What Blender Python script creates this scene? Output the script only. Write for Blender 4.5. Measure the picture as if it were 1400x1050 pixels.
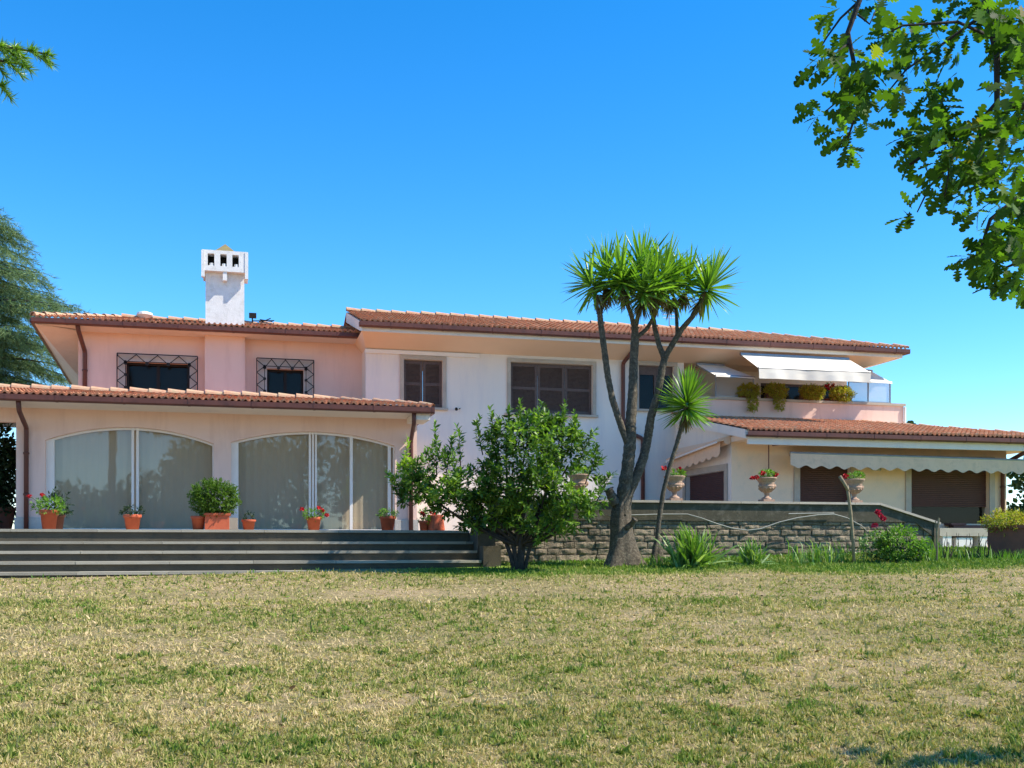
import bpy, bmesh, math, random
import numpy as np
from mathutils import Vector, Matrix, noise
random.seed(7); RNG = np.random.default_rng(11)
SC = bpy.context.scene
for o in list(bpy.data.objects): bpy.data.objects.remove(o)
COL = SC.collection

# ------------------------------------------------------------------ camera
YAW = math.radians(14.3); SA, CA = math.sin(YAW), math.cos(YAW)
F = 1450.0; HY = 745.0; EYE = 1.6
cd = bpy.data.cameras.new('camera'); cam = bpy.data.objects.new('camera', cd); COL.objects.link(cam)
cam.location = (0, 0, EYE); cam.rotation_euler = (math.radians(90), 0, -YAW)
cd.sensor_width = 36; cd.lens = F / 1400 * 36; cd.shift_y = (HY - 525) / 1400
cd.clip_end = 3000; cd.clip_start = 0.05
SC.camera = cam
# ------------------------------------------------------------------ light
SUN = Vector((2.9, -1.1, 3.3)).normalized()
EL = math.asin(SUN.z); AZ = math.atan2(SUN.x, SUN.y)
w = bpy.data.worlds.new('World'); SC.world = w; w.use_nodes = True
nt = w.node_tree; bg = nt.nodes['Background']
sky = nt.nodes.new('ShaderNodeTexSky'); sky.sky_type = 'NISHITA'; sky.sun_disc = False
sky.sun_elevation = EL; sky.sun_rotation = AZ
sky.air_density = 1.0; sky.dust_density = 0.0; sky.ozone_density = 4.0; sky.altitude = 900
hsv = nt.nodes.new('ShaderNodeHueSaturation'); hsv.inputs['Saturation'].default_value = 1.35
nt.links.new(sky.outputs[0], hsv.inputs['Color']); nt.links.new(hsv.outputs[0], bg.inputs[0])
bg.inputs[1].default_value = 0.15
sl = bpy.data.lights.new('sun', 'SUN'); so = bpy.data.objects.new('sun', sl); COL.objects.link(so)
sl.energy = 4.2; sl.angle = math.radians(0.53); sl.color = (1.0, 0.93, 0.80)
so.rotation_euler = SUN.to_track_quat('Z', 'Y').to_euler(); so.location = (20, -10, 30)
SC.view_settings.view_transform = 'Standard'; SC.view_settings.look = 'None'
SC.view_settings.exposure = 0.93; SC.view_settings.gamma = 1
SC.render.resolution_x = 1024; SC.render.resolution_y = 768

# ------------------------------------------------------------------ helpers
def PT(px, py, t):
    r = (px - 700) / F
    return Vector((t * (SA + r * CA), t * (CA - r * SA), EYE + t * (HY - py) / F))
def P(px, py, Y):
    r = (px - 700) / F
    return PT(px, py, Y / (CA - r * SA))
def PX(px, Y): return P(px, HY, Y).x
def PZ(px, py, Y): return P(px, py, Y).z
def fr(X, Y): return X * SA + Y * CA, X * CA - Y * SA   # forward, right
def G(X, Y):
    f, r = fr(X, Y)
    fc = min(max(f, -30), 24.0)
    z = 0.0585 * fc + 0.010 * max(min(r, 14), 0) * min(max(f / 20, 0), 1)
    if f > 24: z -= 0.02 * (min(f, 60) - 24) 
    z += 0.035 * noise.noise(Vector((X * .35, Y * .35, 3))) * (1 if f < 24 else 0)
    return z

def tag(o, label=None, cat=None, group=None, kind=None):
    if label: o['label'] = label
    if cat: o['category'] = cat
    if group: o['group'] = group
    if kind: o['kind'] = kind
    return o
def empty(name, loc, label=None, cat=None, group=None):
    o = bpy.data.objects.new(name, None); COL.objects.link(o); o.location = loc; o.empty_display_size = .2
    return tag(o, label, cat, group)
def origin_of(o):
    v = Vector((0, 0, 0))
    while o is not None: v = v + o.location; o = o.parent
    return v
def link(name, me, mat, parent=None, origin=None):
    o = bpy.data.objects.new(name, me); COL.objects.link(o)
    if mat: me.materials.append(mat)
    off = Vector(origin) if origin is not None else (origin_of(parent) if parent else Vector((0, 0, 0)))
    if off.length > 0: me.transform(Matrix.Translation(-off))
    if parent: o.parent = parent
    elif origin is not None: o.location = off
    return o
class MB:
    def __init__(s): s.v = []; s.f = []; s.r = []
    def face(s, pts, r=None):
        n = len(s.v); s.v += [tuple(p) for p in pts]; s.f.append(tuple(range(n, n + len(pts))))
        s.r.append(random.random() if r is None else r)
    def box(s, x0, y0, z0, x1, y1, z1, r=None):
        r = random.random() if r is None else r
        n = len(s.v)
        s.v += [(x, y, z) for z in (z0, z1) for y in (y0, y1) for x in (x0, x1)]
        for f in ((0, 2, 3, 1), (4, 5, 7, 6), (0, 1, 5, 4), (2, 6, 7, 3), (0, 4, 6, 2), (1, 3, 7, 5)):
            s.f.append(tuple(n + i for i in f)); s.r.append(r)
    def prism(s, poly, ext, r=None):   # poly: 3D points, ext: vector
        r = random.random() if r is None else r
        n = len(s.v); k = len(poly); ext = Vector(ext)
        s.v += [tuple(Vector(p)) for p in poly] + [tuple(Vector(p) + ext) for p in poly]
        s.f.append(tuple(range(n, n + k))); s.f.append(tuple(range(n + 2 * k - 1, n + k - 1, -1))); s.r += [r, r]
        for i in range(k):
            j = (i + 1) % k; s.f.append((n + j, n + i, n + k + i, n + k + j)); s.r.append(r)
    def bar(s, a, b, wd, ht=None, r=None, up=(0, 0, 1)):
        a = Vector(a); b = Vector(b); ht = ht or wd; d = (b - a).normalized(); u = Vector(up)
        if abs(d.dot(u)) > .98: u = Vector((0, 1, 0))
        sx = d.cross(u).normalized() * wd / 2; sy = sx.cross(d).normalized() * ht / 2
        s.prism([a - sx - sy, a + sx - sy, a + sx + sy, a - sx + sy], b - a, r)
    def tube(s, pts, rad, n=8, cap=True, r=None):
        r = random.random() if r is None else r
        pts = [Vector(p) for p in pts]; m = len(pts)
        if not hasattr(rad, '__len__'): rad = [rad] * m
        base = len(s.v); pu = None
        for i, p in enumerate(pts):
            d = (pts[min(i + 1, m - 1)] - pts[max(i - 1, 0)]).normalized()
            if pu is None: pu = d.orthogonal().normalized()
            pu = (pu - d * pu.dot(d)).normalized(); pv = d.cross(pu)
            for k in range(n):
                a = 2 * math.pi * k / n
                s.v.append(tuple(p + (pu * math.cos(a) + pv * math.sin(a)) * rad[i]))
        for i in range(m - 1):
            for k in range(n):
                k2 = (k + 1) % n
                s.f.append((base + i * n + k, base + i * n + k2, base + (i + 1) * n + k2, base + (i + 1) * n + k)); s.r.append(r)
        if cap:
            s.f.append(tuple(base + k for k in range(n))[::-1]); s.r.append(r)
            s.f.append(tuple(base + (m - 1) * n + k for k in range(n))); s.r.append(r)
    def lathe(s, c, prof, n=20, r=None, wob=0):
        r = random.random() if r is None else r
        base = len(s.v); c = Vector(c)
        for (rad, z) in prof:
            for k in range(n):
                a = 2 * math.pi * k / n; q = rad * (1 + wob * math.cos(a * n / 2))
                s.v.append((c.x + q * math.cos(a), c.y + q * math.sin(a), c.z + z))
        for i in range(len(prof) - 1):
            for k in range(n):
                k2 = (k + 1) % n
                s.f.append((base + i * n + k, base + i * n + k2, base + (i + 1) * n + k2, base + (i + 1) * n + k)); s.r.append(r)
        s.f.append(tuple(base + k for k in range(n))[::-1]); s.r.append(r)
        s.f.append(tuple(base + (len(prof) - 1) * n + k for k in range(n))); s.r.append(r)
    def wall(s, o, u, L, z0, z1, holes, depth, ddir):
        """vertical sheet from o along u, with rectangular holes (a,b,za,zb) and reveals of given depth"""
        u = Vector(u); dd = Vector(ddir) * depth; o = Vector(o)
        xs = sorted({0, L} | {h[0] for h in holes} | {h[1] for h in holes})
        zs = sorted({z0, z1} | {h[2] for h in holes} | {h[3] for h in holes})
        q = lambda a, z: Vector((o.x + u.x * a, o.y + u.y * a, z))
        for i in range(len(xs) - 1):
            for j in range(len(zs) - 1):
                cx = (xs[i] + xs[i + 1]) / 2; cz = (zs[j] + zs[j + 1]) / 2
                if any(h[0] < cx < h[1] and h[2] < cz < h[3] for h in holes): continue
                s.face([q(xs[i], zs[j]), q(xs[i + 1], zs[j]), q(xs[i + 1], zs[j + 1]), q(xs[i], zs[j + 1])], .5)
        for a, b, za, zb in holes:
            c = [q(a, za), q(b, za), q(b, zb), q(a, zb)]
            for k in range(4): s.face([c[k], c[(k + 1) % 4], c[(k + 1) % 4] + dd, c[k] + dd], .5)
    def build(s, name, mat, parent=None, smooth=False, origin=None):
        me = bpy.data.meshes.new(name); me.from_pydata(s.v, [], s.f); me.update()
        at = me.attributes.new('rnd', 'FLOAT', 'FACE'); at.data.foreach_set('value', s.r)
        if smooth: me.polygons.foreach_set('use_smooth', [True] * len(me.polygons))
        return link(name, me, mat, parent, origin)

def cloud(name, tv, tf, M, pos, mat, parent=None, rnd=None, origin=None):
    """many small copies of a template (leaves, needles) in ONE mesh. M: (N,3,3), pos: (N,3)"""
    tv = np.array(tv, float); N = len(pos); k = len(tv)
    V = np.einsum('nij,kj->nki', M, tv) + pos[:, None, :]
    V = V.reshape(-1, 3)
    off = np.array(origin) if origin is not None else (np.array(origin_of(parent)) if parent else np.zeros(3))
    V = V - off
    nf = len(tf); sizes = np.array([len(f) for f in tf]); flat = np.concatenate([np.array(f) for f in tf])
    loops = (flat[None, :] + (np.arange(N) * k)[:, None]).ravel()
    ls = np.tile(sizes, N); st = np.concatenate([[0], np.cumsum(ls)[:-1]])
    me = bpy.data.meshes.new(name)
    me.vertices.add(N * k); me.vertices.foreach_set('co', V.astype(np.float32).ravel())
    me.loops.add(len(loops)); me.loops.foreach_set('vertex_index', loops.astype(np.int32))
    me.polygons.add(N * nf); me.polygons.foreach_set('loop_start', st.astype(np.int32))
    try: me.polygons.foreach_set('loop_total', ls.astype(np.int32))
    except Exception: pass
    me.update(calc_edges=True); me.validate()
    at = me.attributes.new('rnd', 'FLOAT', 'POINT')
    rr = RNG.random(N) if rnd is None else np.asarray(rnd, float)
    at.data.foreach_set('value', np.repeat(rr, k).astype(np.float32))
    o = bpy.data.objects.new(name, me); COL.objects.link(o); me.materials.append(mat)
    if parent: o.parent = parent
    elif origin is not None: o.location = origin
    return o
def frames(d, roll=None, scale=None, widths=None):
    """frames whose local Y axis is direction d, Z is roughly up-facing normal"""
    d = d / np.linalg.norm(d, axis=1, keepdims=True)
    up = np.tile([0, 0, 1.0], (len(d), 1)); up[np.abs(d[:, 2]) > .97] = [1, 0, 0]
    x = np.cross(d, up); x /= np.linalg.norm(x, axis=1, keepdims=True); z = np.cross(x, d)
    if roll is not None:
        c = np.cos(roll)[:, None]; s_ = np.sin(roll)[:, None]; x, z = x * c + z * s_, z * c - x * s_
    M = np.stack([x, d, z], axis=2)
    if scale is not None: M = M * scale[:, None, None]
    if widths is not None: M[:, :, 0] *= widths[:, None]
    return M

# ------------------------------------------------------------------ materials
MAT = {}
def nodes(name):
    m = bpy.data.materials.new(name); m.use_nodes = True; t = m.node_tree
    return m, t, t.nodes['Principled BSDF'], t.nodes['Material Output']
def ramp(t, stops, src=None):
    n = t.nodes.new('ShaderNodeValToRGB'); e = n.color_ramp.elements
    while len(e) < len(stops): e.new(.5)
    for k, (p_, c) in enumerate(stops): e[k].position = p_; e[k].color = (*c, 1)
    if src: t.links.new(src, n.inputs[0])
    return n
def ntex(t, scale, detail=4, rough=.6, vec=None, dim=None):
    n = t.nodes.new('ShaderNodeTexNoise'); n.inputs['Scale'].default_value = scale
    n.inputs['Detail'].default_value = detail; n.inputs['Roughness'].default_value = rough
    if vec: t.links.new(vec, n.inputs['Vector'])
    return n
def mixc(t, a, b, fac, mode='MIX'):
    n = t.nodes.new('ShaderNodeMix'); n.data_type = 'RGBA'; n.blend_type = mode
    for s_, v in ((n.inputs[6], a), (n.inputs[7], b)):
        if isinstance(v, tuple): s_.default_value = (*v, 1)
        else: t.links.new(v, s_)
    if isinstance(fac, (int, float)): n.inputs[0].default_value = fac
    else: t.links.new(fac, n.inputs[0])
    return n.outputs[2]
def surf(name, c1, c2=None, scale=3, rough=.85, bump=.0, bscale=40, c3=None, streak=False, rndmix=0, spec=.3, metallic=0):
    m, t, b, out = nodes(name); b.inputs['Roughness'].default_value = rough
    b.inputs['Specular IOR Level'].default_value = spec; b.inputs['Metallic'].default_value = metallic
    tc = t.nodes.new('ShaderNodeNewGeometry'); pos = tc.outputs['Position']
    c2 = c2 or tuple(x * .85 for x in c1)
    n1 = ntex(t, scale, 6, .6, pos); r1 = ramp(t, [(.32, c1), (.68, c2)], n1.outputs[0]); col = r1.outputs[0]
    if c3:
        mp = t.nodes.new('ShaderNodeMapping'); t.links.new(pos, mp.inputs[0])
        mp.inputs['Scale'].default_value = (1, 1, .15) if streak else (1, 1, 1)
        n2 = ntex(t, scale * 2.3, 8, .7, mp.outputs[0]); r2 = ramp(t, [(.5, (0, 0, 0)), (.72, (1, 1, 1))], n2.outputs[0])
        col = mixc(t, col, c3, r2.outputs[0])
    if rndmix:
        a = t.nodes.new('ShaderNodeAttribute'); a.attribute_name = 'rnd'
        r3 = ramp(t, [(0, (1 - rndmix,) * 3), (1, (1 + rndmix,) * 3)], a.outputs['Fac'])
        col = mixc(t, col, r3.outputs[0], 1.0, 'MULTIPLY')
    t.links.new(col, b.inputs['Base Color'])
    if bump:
        n3 = ntex(t, bscale, 5, .65, pos); bp = t.nodes.new('ShaderNodeBump'); bp.inputs['Strength'].default_value = bump
        bp.inputs['Distance'].default_value = .02
        t.links.new(n3.outputs[0], bp.inputs['Height']); t.links.new(bp.outputs[0], b.inputs['Normal'])
    MAT[name] = m; return m
def leafmat(name, stops, trans=.35, rough=.45, spec=.4, tcol=None):
    m, t, b, out = nodes(name)
    a = t.nodes.new('ShaderNodeAttribute'); a.attribute_name = 'rnd'
    r = ramp(t, stops, a.outputs['Fac'])
    t.links.new(r.outputs[0], b.inputs['Base Color']); b.inputs['Roughness'].default_value = rough
    b.inputs['Specular IOR Level'].default_value = spec
    tr = t.nodes.new('ShaderNodeBsdfTranslucent')
    tm = mixc(t, r.outputs[0], tcol or (1.6, 1.9, .5), 1.0, 'MULTIPLY'); t.links.new(tm, tr.inputs[0])
    mx = t.nodes.new('ShaderNodeMixShader'); mx.inputs[0].default_value = trans
    t.links.new(b.outputs[0], mx.inputs[1]); t.links.new(tr.outputs[0], mx.inputs[2]); t.links.new(mx.outputs[0], out.inputs[0])
    MAT[name] = m; return m
surf('pink', (.83, .575, .465), (.79, .545, .44), .9, .9, .15, 60, c3=(.70, .46, .37), streak=True)
surf('cream', (.74, .66, .60), (.70, .61, .55), 1.2, .9, .12, 60, c3=(.64, .56, .5), streak=True)
surf('white', (.82, .715, .61), (.79, .685, .585), 1.0, .9, .12, 60, c3=(.70, .62, .56), streak=True)
surf('whitepaint', (.84, .76, .68), (.80, .72, .64), 3, .5)
surf('chimney', (.82, .80, .77), (.76, .73, .70), 3, .9, .3, 40, c3=(.62, .60, .55))
surf('soffit', (.80, .60, .44), (.76, .57, .42), 1.5, .9)
surf('gutter', (.105, .038, .028), (.14, .05, .036), 2, .45, c3=(.07, .03, .025))
surf('shutter', (.125, .08, .062), (.10, .065, .052), 6, .55, c3=(.07, .035, .03))
surf('roller', (.085, .035, .032), (.07, .03, .028), 6, .5)
surf('dark', (.012, .011, .011), (.02, .018, .016), 4, .8)
surf('iron', (.02, .018, .016), None, 4, .6)
surf('stonetrim', (.56, .50, .43), (.44, .40, .345), 4, .9, .3, 60)
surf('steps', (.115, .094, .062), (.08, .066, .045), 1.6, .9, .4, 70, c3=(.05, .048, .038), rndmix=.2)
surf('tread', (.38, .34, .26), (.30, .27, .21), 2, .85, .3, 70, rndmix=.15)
surf('cap', (.50, .42, .33), (.40, .335, .265), 3, .9, .3, 60, rndmix=.15)
surf('band', (.062, .055, .036), (.095, .08, .052), 2.2, .95, .4, 50, c3=(.18, .155, .115))
surf('block', (.29, .225, .15), (.20, .155, .105), 7, .95, 1.0, 34, c3=(.10, .082, .06), rndmix=.3)
surf('mortar', (.15, .118, .08), None, 8, .95, .5, 60)
surf('terra', (.58, .13, .055), (.48, .10, .045), 8, .75, .15, 60, rndmix=.15)
surf('terradull', (.22, .085, .055), (.16, .07, .05), 6, .85, .2, 60)
surf('urn', (.46, .30, .21), (.36, .23, .16), 12, .9, .4, 60, c3=(.22, .15, .11))
surf('soil', (.05, .035, .025), None, 20, 1)
surf('awning', (.82, .74, .62), (.78, .70, .58), 3, .85)
surf('awningdull', (.78, .53, .35), (.72, .49, .325), 3, .9, c3=(.60, .42, .29))
surf('hose', (.30, .29, .25), None, 8, .6)
surf('bark', (.115, .092, .064), (.055, .044, .031), 9, .95, 1.0, 26, c3=(.24, .20, .14))
surf('barkdark', (.06, .048, .04), (.035, .03, .025), 14, .95, .8, 40)
surf('oakbark', (.035, .03, .026), (.05, .043, .035), 20, .95, .6, 60)
surf('dry', (.30, .25, .15), (.20, .15, .09), 14, .9)
surf('floor', (.26, .23, .20), (.2, .18, .15), 2, .9)
surf('curtain', (.78, .60, .44), (.74, .57, .415), 2, .95)
surf('metal', (.35, .35, .36), None, 5, .4, metallic=.6)
surf('redpetal', (.62, .01, .012), (.5, .01, .02), 30, .6)
surf('pinkpetal', (.60, .03, .08), (.45, .01, .04), 30, .6)
surf('moss', (.26, .20, .07), (.20, .17, .10), 10, .95, .3, 50)
leafmat('lemon', [(0, (.038, .075, .017)), (.5, (.09, .17, .03)), (.8, (.19, .30, .055)), (1, (.30, .40, .07))], .34, .42, .35)
leafmat('oakleaf', [(0, (.025, .05, .012)), (.6, (.055, .11, .018)), (.92, (.12, .22, .03)), (1, (.2, .1, .03))], .38, .6, .12, (2.2, 2.6, .5))
leafmat('yucca', [(0, (.07, .15, .02)), (.6, (.16, .29, .035)), (1, (.32, .47, .08))], .3, .38, .5)
leafmat('yuccadry', [(0, (.13, .10, .05)), (1, (.25, .2, .1))], .2, .8, .2)
leafmat('cedar', [(0, (.055, .10, .05)), (.6, (.14, .22, .10)), (1, (.32, .40, .15))], .2, .7, .2, (1.2, 1.4, .8))
leafmat('geranium', [(0, (.06, .15, .02)), (1, (.20, .34, .05))], .3, .6, .3)
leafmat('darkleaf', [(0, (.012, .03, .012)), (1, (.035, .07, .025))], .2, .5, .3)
leafmat('basil', [(0, (.05, .10, .015)), (1, (.12, .20, .03))], .3, .6, .2)
leafmat('trailing', [(0, (.22, .23, .03)), (.7, (.42, .40, .06)), (1, (.36, .16, .06))], .3, .7, .2)
leafmat('iris', [(0, (.07, .15, .03)), (.6, (.16, .28, .05)), (1, (.34, .42, .18))], .25, .5, .4)
leafmat('grass', [(0, (.13, .21, .032)), (.30, (.22, .26, .055)), (.5, (.36, .325, .11)), (.75, (.52, .42, .19)), (1, (.68, .52, .30))], .25, .75, .15, (1.3, 1.4, .7))
leafmat('farleaf', [(0, (.02, .045, .015)), (1, (.07, .12, .03))], .25, .6, .2)
def mk_tiles():
    m, t, b, out = nodes('tiles'); a = t.nodes.new('ShaderNodeAttribute'); a.attribute_name = 'rnd'
    r = ramp(t, [(0, (.46, .15, .08)), (.35, (.62, .23, .11)), (.7, (.70, .28, .145)), (.9, (.74, .38, .22)), (1, (.52, .30, .19))], a.outputs['Fac'])
    g = t.nodes.new('ShaderNodeNewGeometry'); n1 = ntex(t, 9, 6, .7, g.outputs['Position'])
    r2 = ramp(t, [(.42, (0, 0, 0)), (.75, (1, 1, 1))], n1.outputs[0])
    col = mixc(t, r.outputs[0], (.30, .21, .13), r2.outputs[0])
    t.links.new(col, b.inputs['Base Color']); b.inputs['Roughness'].default_value = .85; b.inputs['Specular IOR Level'].default_value = .2
    MAT['tiles'] = m
    m, t, b, out = nodes('ridge_tiles')
    g = t.nodes.new('ShaderNodeNewGeometry'); n1 = ntex(t, 5, 8, .75, g.outputs['Position'])
    r2 = ramp(t, [(.35, (.50, .22, .13)), (.55, (.52, .33, .2)), (.7, (.36, .30, .17)), (.85, (.6, .5, .4))], n1.outputs[0])
    t.links.new(r2.outputs[0], b.inputs['Base Color']); b.inputs['Roughness'].default_value = .9; MAT['ridge'] = m
mk_tiles()
def mk_glass():
    m, t, b, out = nodes('window_glass')
    gl = t.nodes.new('ShaderNodeBsdfGlossy'); gl.inputs['Roughness'].default_value = .02; gl.inputs[0].default_value = (.92, .97, 1, 1)
    tr = t.nodes.new('ShaderNodeBsdfTransparent'); tr.inputs[0].default_value = (.70, .72, .70, 1)
    mx = t.nodes.new('ShaderNodeMixShader'); mx.inputs[0].default_value = .07
    g = t.nodes.new('ShaderNodeNewGeometry'); n1 = ntex(t, .9, 2, .5, g.outputs['Position']); bp = t.nodes.new('ShaderNodeBump')
    bp.inputs['Strength'].default_value = .06; bp.inputs['Distance'].default_value = .05
    t.links.new(n1.outputs[0], bp.inputs['Height']); t.links.new(bp.outputs[0], gl.inputs['Normal'])
    t.links.new(tr.outputs[0], mx.inputs[1]); t.links.new(gl.outputs[0], mx.inputs[2]); t.links.new(mx.outputs[0], out.inputs[0])
    MAT['glass'] = m
    m, t, b, out = nodes('dark_window_glass')
    gl = t.nodes.new('ShaderNodeBsdfGlossy'); gl.inputs['Roughness'].default_value = .04
    tr = t.nodes.new('ShaderNodeBsdfTransparent'); tr.inputs[0].default_value = (.6, .62, .6, 1)
    mx = t.nodes.new('ShaderNodeMixShader'); mx.inputs[0].default_value = .015
    t.links.new(tr.outputs[0], mx.inputs[1]); t.links.new(gl.outputs[0], mx.inputs[2]); t.links.new(mx.outputs[0], out.inputs[0])
    MAT['dglass'] = m
    m, t, b, out = nodes('clear_plastic')
    tr = t.nodes.new('ShaderNodeBsdfTransparent'); tr.inputs[0].default_value = (.86, .9, .92, 1)
    df = t.nodes.new('ShaderNodeBsdfTranslucent'); df.inputs[0].default_value = (.75, .78, .8, 1)
    d2 = t.nodes.new('ShaderNodeBsdfDiffuse'); d2.inputs[0].default_value = (.7, .73, .76, 1)
    m1 = t.nodes.new('ShaderNodeMixShader'); t.links.new(df.outputs[0], m1.inputs[1]); t.links.new(d2.outputs[0], m1.inputs[2])
    mx = t.nodes.new('ShaderNodeMixShader'); mx.inputs[0].default_value = .6
    t.links.new(tr.outputs[0], mx.inputs[1]); t.links.new(m1.outputs[0], mx.inputs[2]); t.links.new(mx.outputs[0], out.inputs[0])
    MAT['plastic'] = m
mk_glass()
def mk_lawn():
    m, t, b, out = nodes('lawn'); g = t.nodes.new('ShaderNodeNewGeometry'); p = g.outputs['Position']
    n1 = ntex(t, .35, 5, .6, p); n2 = ntex(t, 3.5, 6, .7, p); n3 = ntex(t, 30, 6, .75, p)
    r1 = ramp(t, [(.35, (.17, .155, .055)), (.5, (.33, .265, .13)), (.65, (.54, .385, .24))], n1.outputs[0])
    r2 = ramp(t, [(.3, (.13, .13, .035)), (.5, (.30, .23, .11)), (.72, (.50, .37, .22))], n2.outputs[0])
    c = mixc(t, r1.outputs[0], r2.outputs[0], .55)
    sa_ = t.nodes.new('ShaderNodeAttribute'); sa_.attribute_name = 'strip'; c = mixc(t, c, (.20, .30, .04), sa_.outputs['Fac'])
    r3 = ramp(t, [(.3, (.45, .45, .45)), (.65, (1.25, 1.25, 1.25))], n3.outputs[0])
    c = mixc(t, c, r3.outputs[0], 1.0, 'MULTIPLY'); t.links.new(c, b.inputs['Base Color'])
    b.inputs['Roughness'].default_value = 1; b.inputs['Specular IOR Level'].default_value = .1
    bp = t.nodes.new('ShaderNodeBump'); bp.inputs['Strength'].default_value = 1; bp.inputs['Distance'].default_value = .03
    t.links.new(n3.outputs[0], bp.inputs['Height']); t.links.new(bp.outputs[0], b.inputs['Normal']); MAT['lawn'] = m
mk_lawn()

# ------------------------------------------------------------------ ground
def grid_axis(near, far, step):
    a = list(np.arange(-near, near + .01, step)); q = near
    while q < far: q *= 1.5; a = [-q] + a + [q]
    return a
xs = grid_axis(30, 1500, .5); ys = grid_axis(34, 1500, .5)
me = bpy.data.meshes.new('lawn')
vv = [(x, y, G(x, y)) for y in ys for x in xs]; nx = len(xs)
ff = [(j * nx + i, j * nx + i + 1, (j + 1) * nx + i + 1, (j + 1) * nx + i) for j in range(len(ys) - 1) for i in range(nx - 1)]
me.from_pydata(vv, [], ff); me.polygons.foreach_set('use_smooth', [True] * len(ff))
def strip(X, Y):
    """watered strip along the planting under the stone wall"""
    if X < 2.5: return 0
    e = 17.5 - (1.3 if X > 9 else 0) + .6 * noise.noise(Vector((X * .5, 2, 0))) + (.3 if X < 6 else 0)
    if Y < e - .6: return 0
    return min(1, (Y - e + .6) / .9) * min(1, (X - 2.5) / 1.0)
at = me.attributes.new('strip', 'FLOAT', 'POINT'); at.data.foreach_set('value', [float(strip(v[0], v[1])) if v[1] < 23 else 0.0 for v in vv])
lawn = link('lawn', me, MAT['lawn']); tag(lawn, 'dry patchy lawn rising gently to the steps and stone wall', kind='structure')

def patchv(X, Y):
    a = noise.fractal(Vector((X * .3, Y * .42, 0)), 1, 2, 3)
    b = noise.fractal(Vector((X * 1.9, Y * 1.9, 7)), 1, 2, 3)
    return .8 * a + .75 * b
def grass():
    pos = []; rn = []; hs = []; wd = []; tl = []
    bands = ((5.2, 7.5, 270000), (7.5, 10.5, 200000), (10.5, 14.5, 160000), (14.5, 24.5, 180000))
    for t0, t1, n in bands:
        T = np.sqrt(RNG.uniform(t0 * t0, t1 * t1, n)); R = RNG.uniform(-.53, .53, n)
        for t, r in zip(T, R):
            rr = r * t; X = t * SA + rr * CA; Y = t * CA - rr * SA
            if Y > 19.15 and X < 4.9: continue
            if Y > 20.3 and X < 14.6: continue
            if Y > 22.6: continue
            pv = patchv(X, Y); fine = noise.noise(Vector((X * 11, Y * 11, 1))) + .6 * noise.noise(Vector((X * 26, Y * 26, 4))); green = strip(X, Y)
            tuft = noise.noise(Vector((X * 4.2, Y * 4.2, 9)))
            if green < .3:
                if fine < -.06 and random.random() < .72: continue
                if pv < -.30 and random.random() < .62: continue
            clover = 1 if (tuft > .30 and pv > -.5) else 0
            u = .68 - .42 * pv + random.gauss(0, .2) - .62 * green - .26 * clover - .22 * fine
            flat = random.random() < (.45 if green < .3 else .1)
            pos.append((X, Y, G(X, Y) - .004 + (.012 * fine if fine > 0 else 0))); rn.append(min(max(u, .0), 1))
            hs.append((.016 + .014 * random.random() + .026 * max(0, fine - .1) + .012 * clover * random.random() + .012 * green * random.random()) * (1 + .02 * t)); tl.append(random.uniform(1.2, 1.55) if flat else random.uniform(.1, 1.15)); wd.append(1.25 if clover else 1)
    pos = np.array(pos); N = len(pos); hs = np.array(hs); print('grass', N)
    az = RNG.uniform(0, 2 * math.pi, N); tilt = np.array(tl)
    d = np.stack([np.cos(az) * np.sin(tilt), np.sin(az) * np.sin(tilt), np.cos(tilt)], 1)
    M = frames(d, roll=RNG.uniform(0, 6.28, N), scale=hs * RNG.uniform(.6, 1.5, N))
    dist = np.linalg.norm(pos[:, :2], axis=1); M[:, :, 0] *= ((.75 + .055 * dist) * np.array(wd))[:, None]
    tv = [(-.11, 0, 0), (.11, 0, 0), (.07, .6, .05), (0, 1, .22), (-.07, .6, .05)]
    o = cloud('grass', tv, [(0, 1, 2, 4), (4, 2, 3)], M, pos, MAT['grass'], rnd=rn)
    tag(o, 'short half dried grass blades growing all over the lawn', 'grass', kind='stuff')
grass()

# a few fallen oak leaves and bits of litter, uncountable
n = 700; T = np.sqrt(RNG.uniform(30, 340, n)); R_ = RNG.uniform(-.5, .55, n) * T; Xs = T * SA + R_ * CA; Ys = T * CA - R_ * SA; ok = Ys < 18.6; Xs, Ys = Xs[ok], Ys[ok]; n = len(Xs)
lp = np.array([(x, y, G(x, y) + .018) for x, y in zip(Xs, Ys)]); az = RNG.uniform(0, 6.28, n)
dd = np.stack([np.cos(az), np.sin(az), RNG.normal(0, .25, n)], 1)
leafmat('litter', [(0, (.10, .06, .03)), (.6, (.24, .15, .07)), (1, (.42, .31, .17))], .1, .8, .1)
lt = cloud('leaf_litter', [(0, 0, 0), (.2, .3, .06), (.22, .7, .1), (0, 1, 0), (-.22, .7, .1), (-.2, .3, .06), (0, .5, -.02)], [(0, 1, 6), (1, 2, 6), (2, 3, 6), (3, 4, 6), (4, 5, 6), (5, 0, 6)], frames(dd, RNG.normal(0, .5, n), RNG.uniform(.025, .06, n)), lp, MAT['litter'])
tag(lt, 'small dry brown leaves scattered over the lawn', 'leaf litter', kind='stuff')

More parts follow.
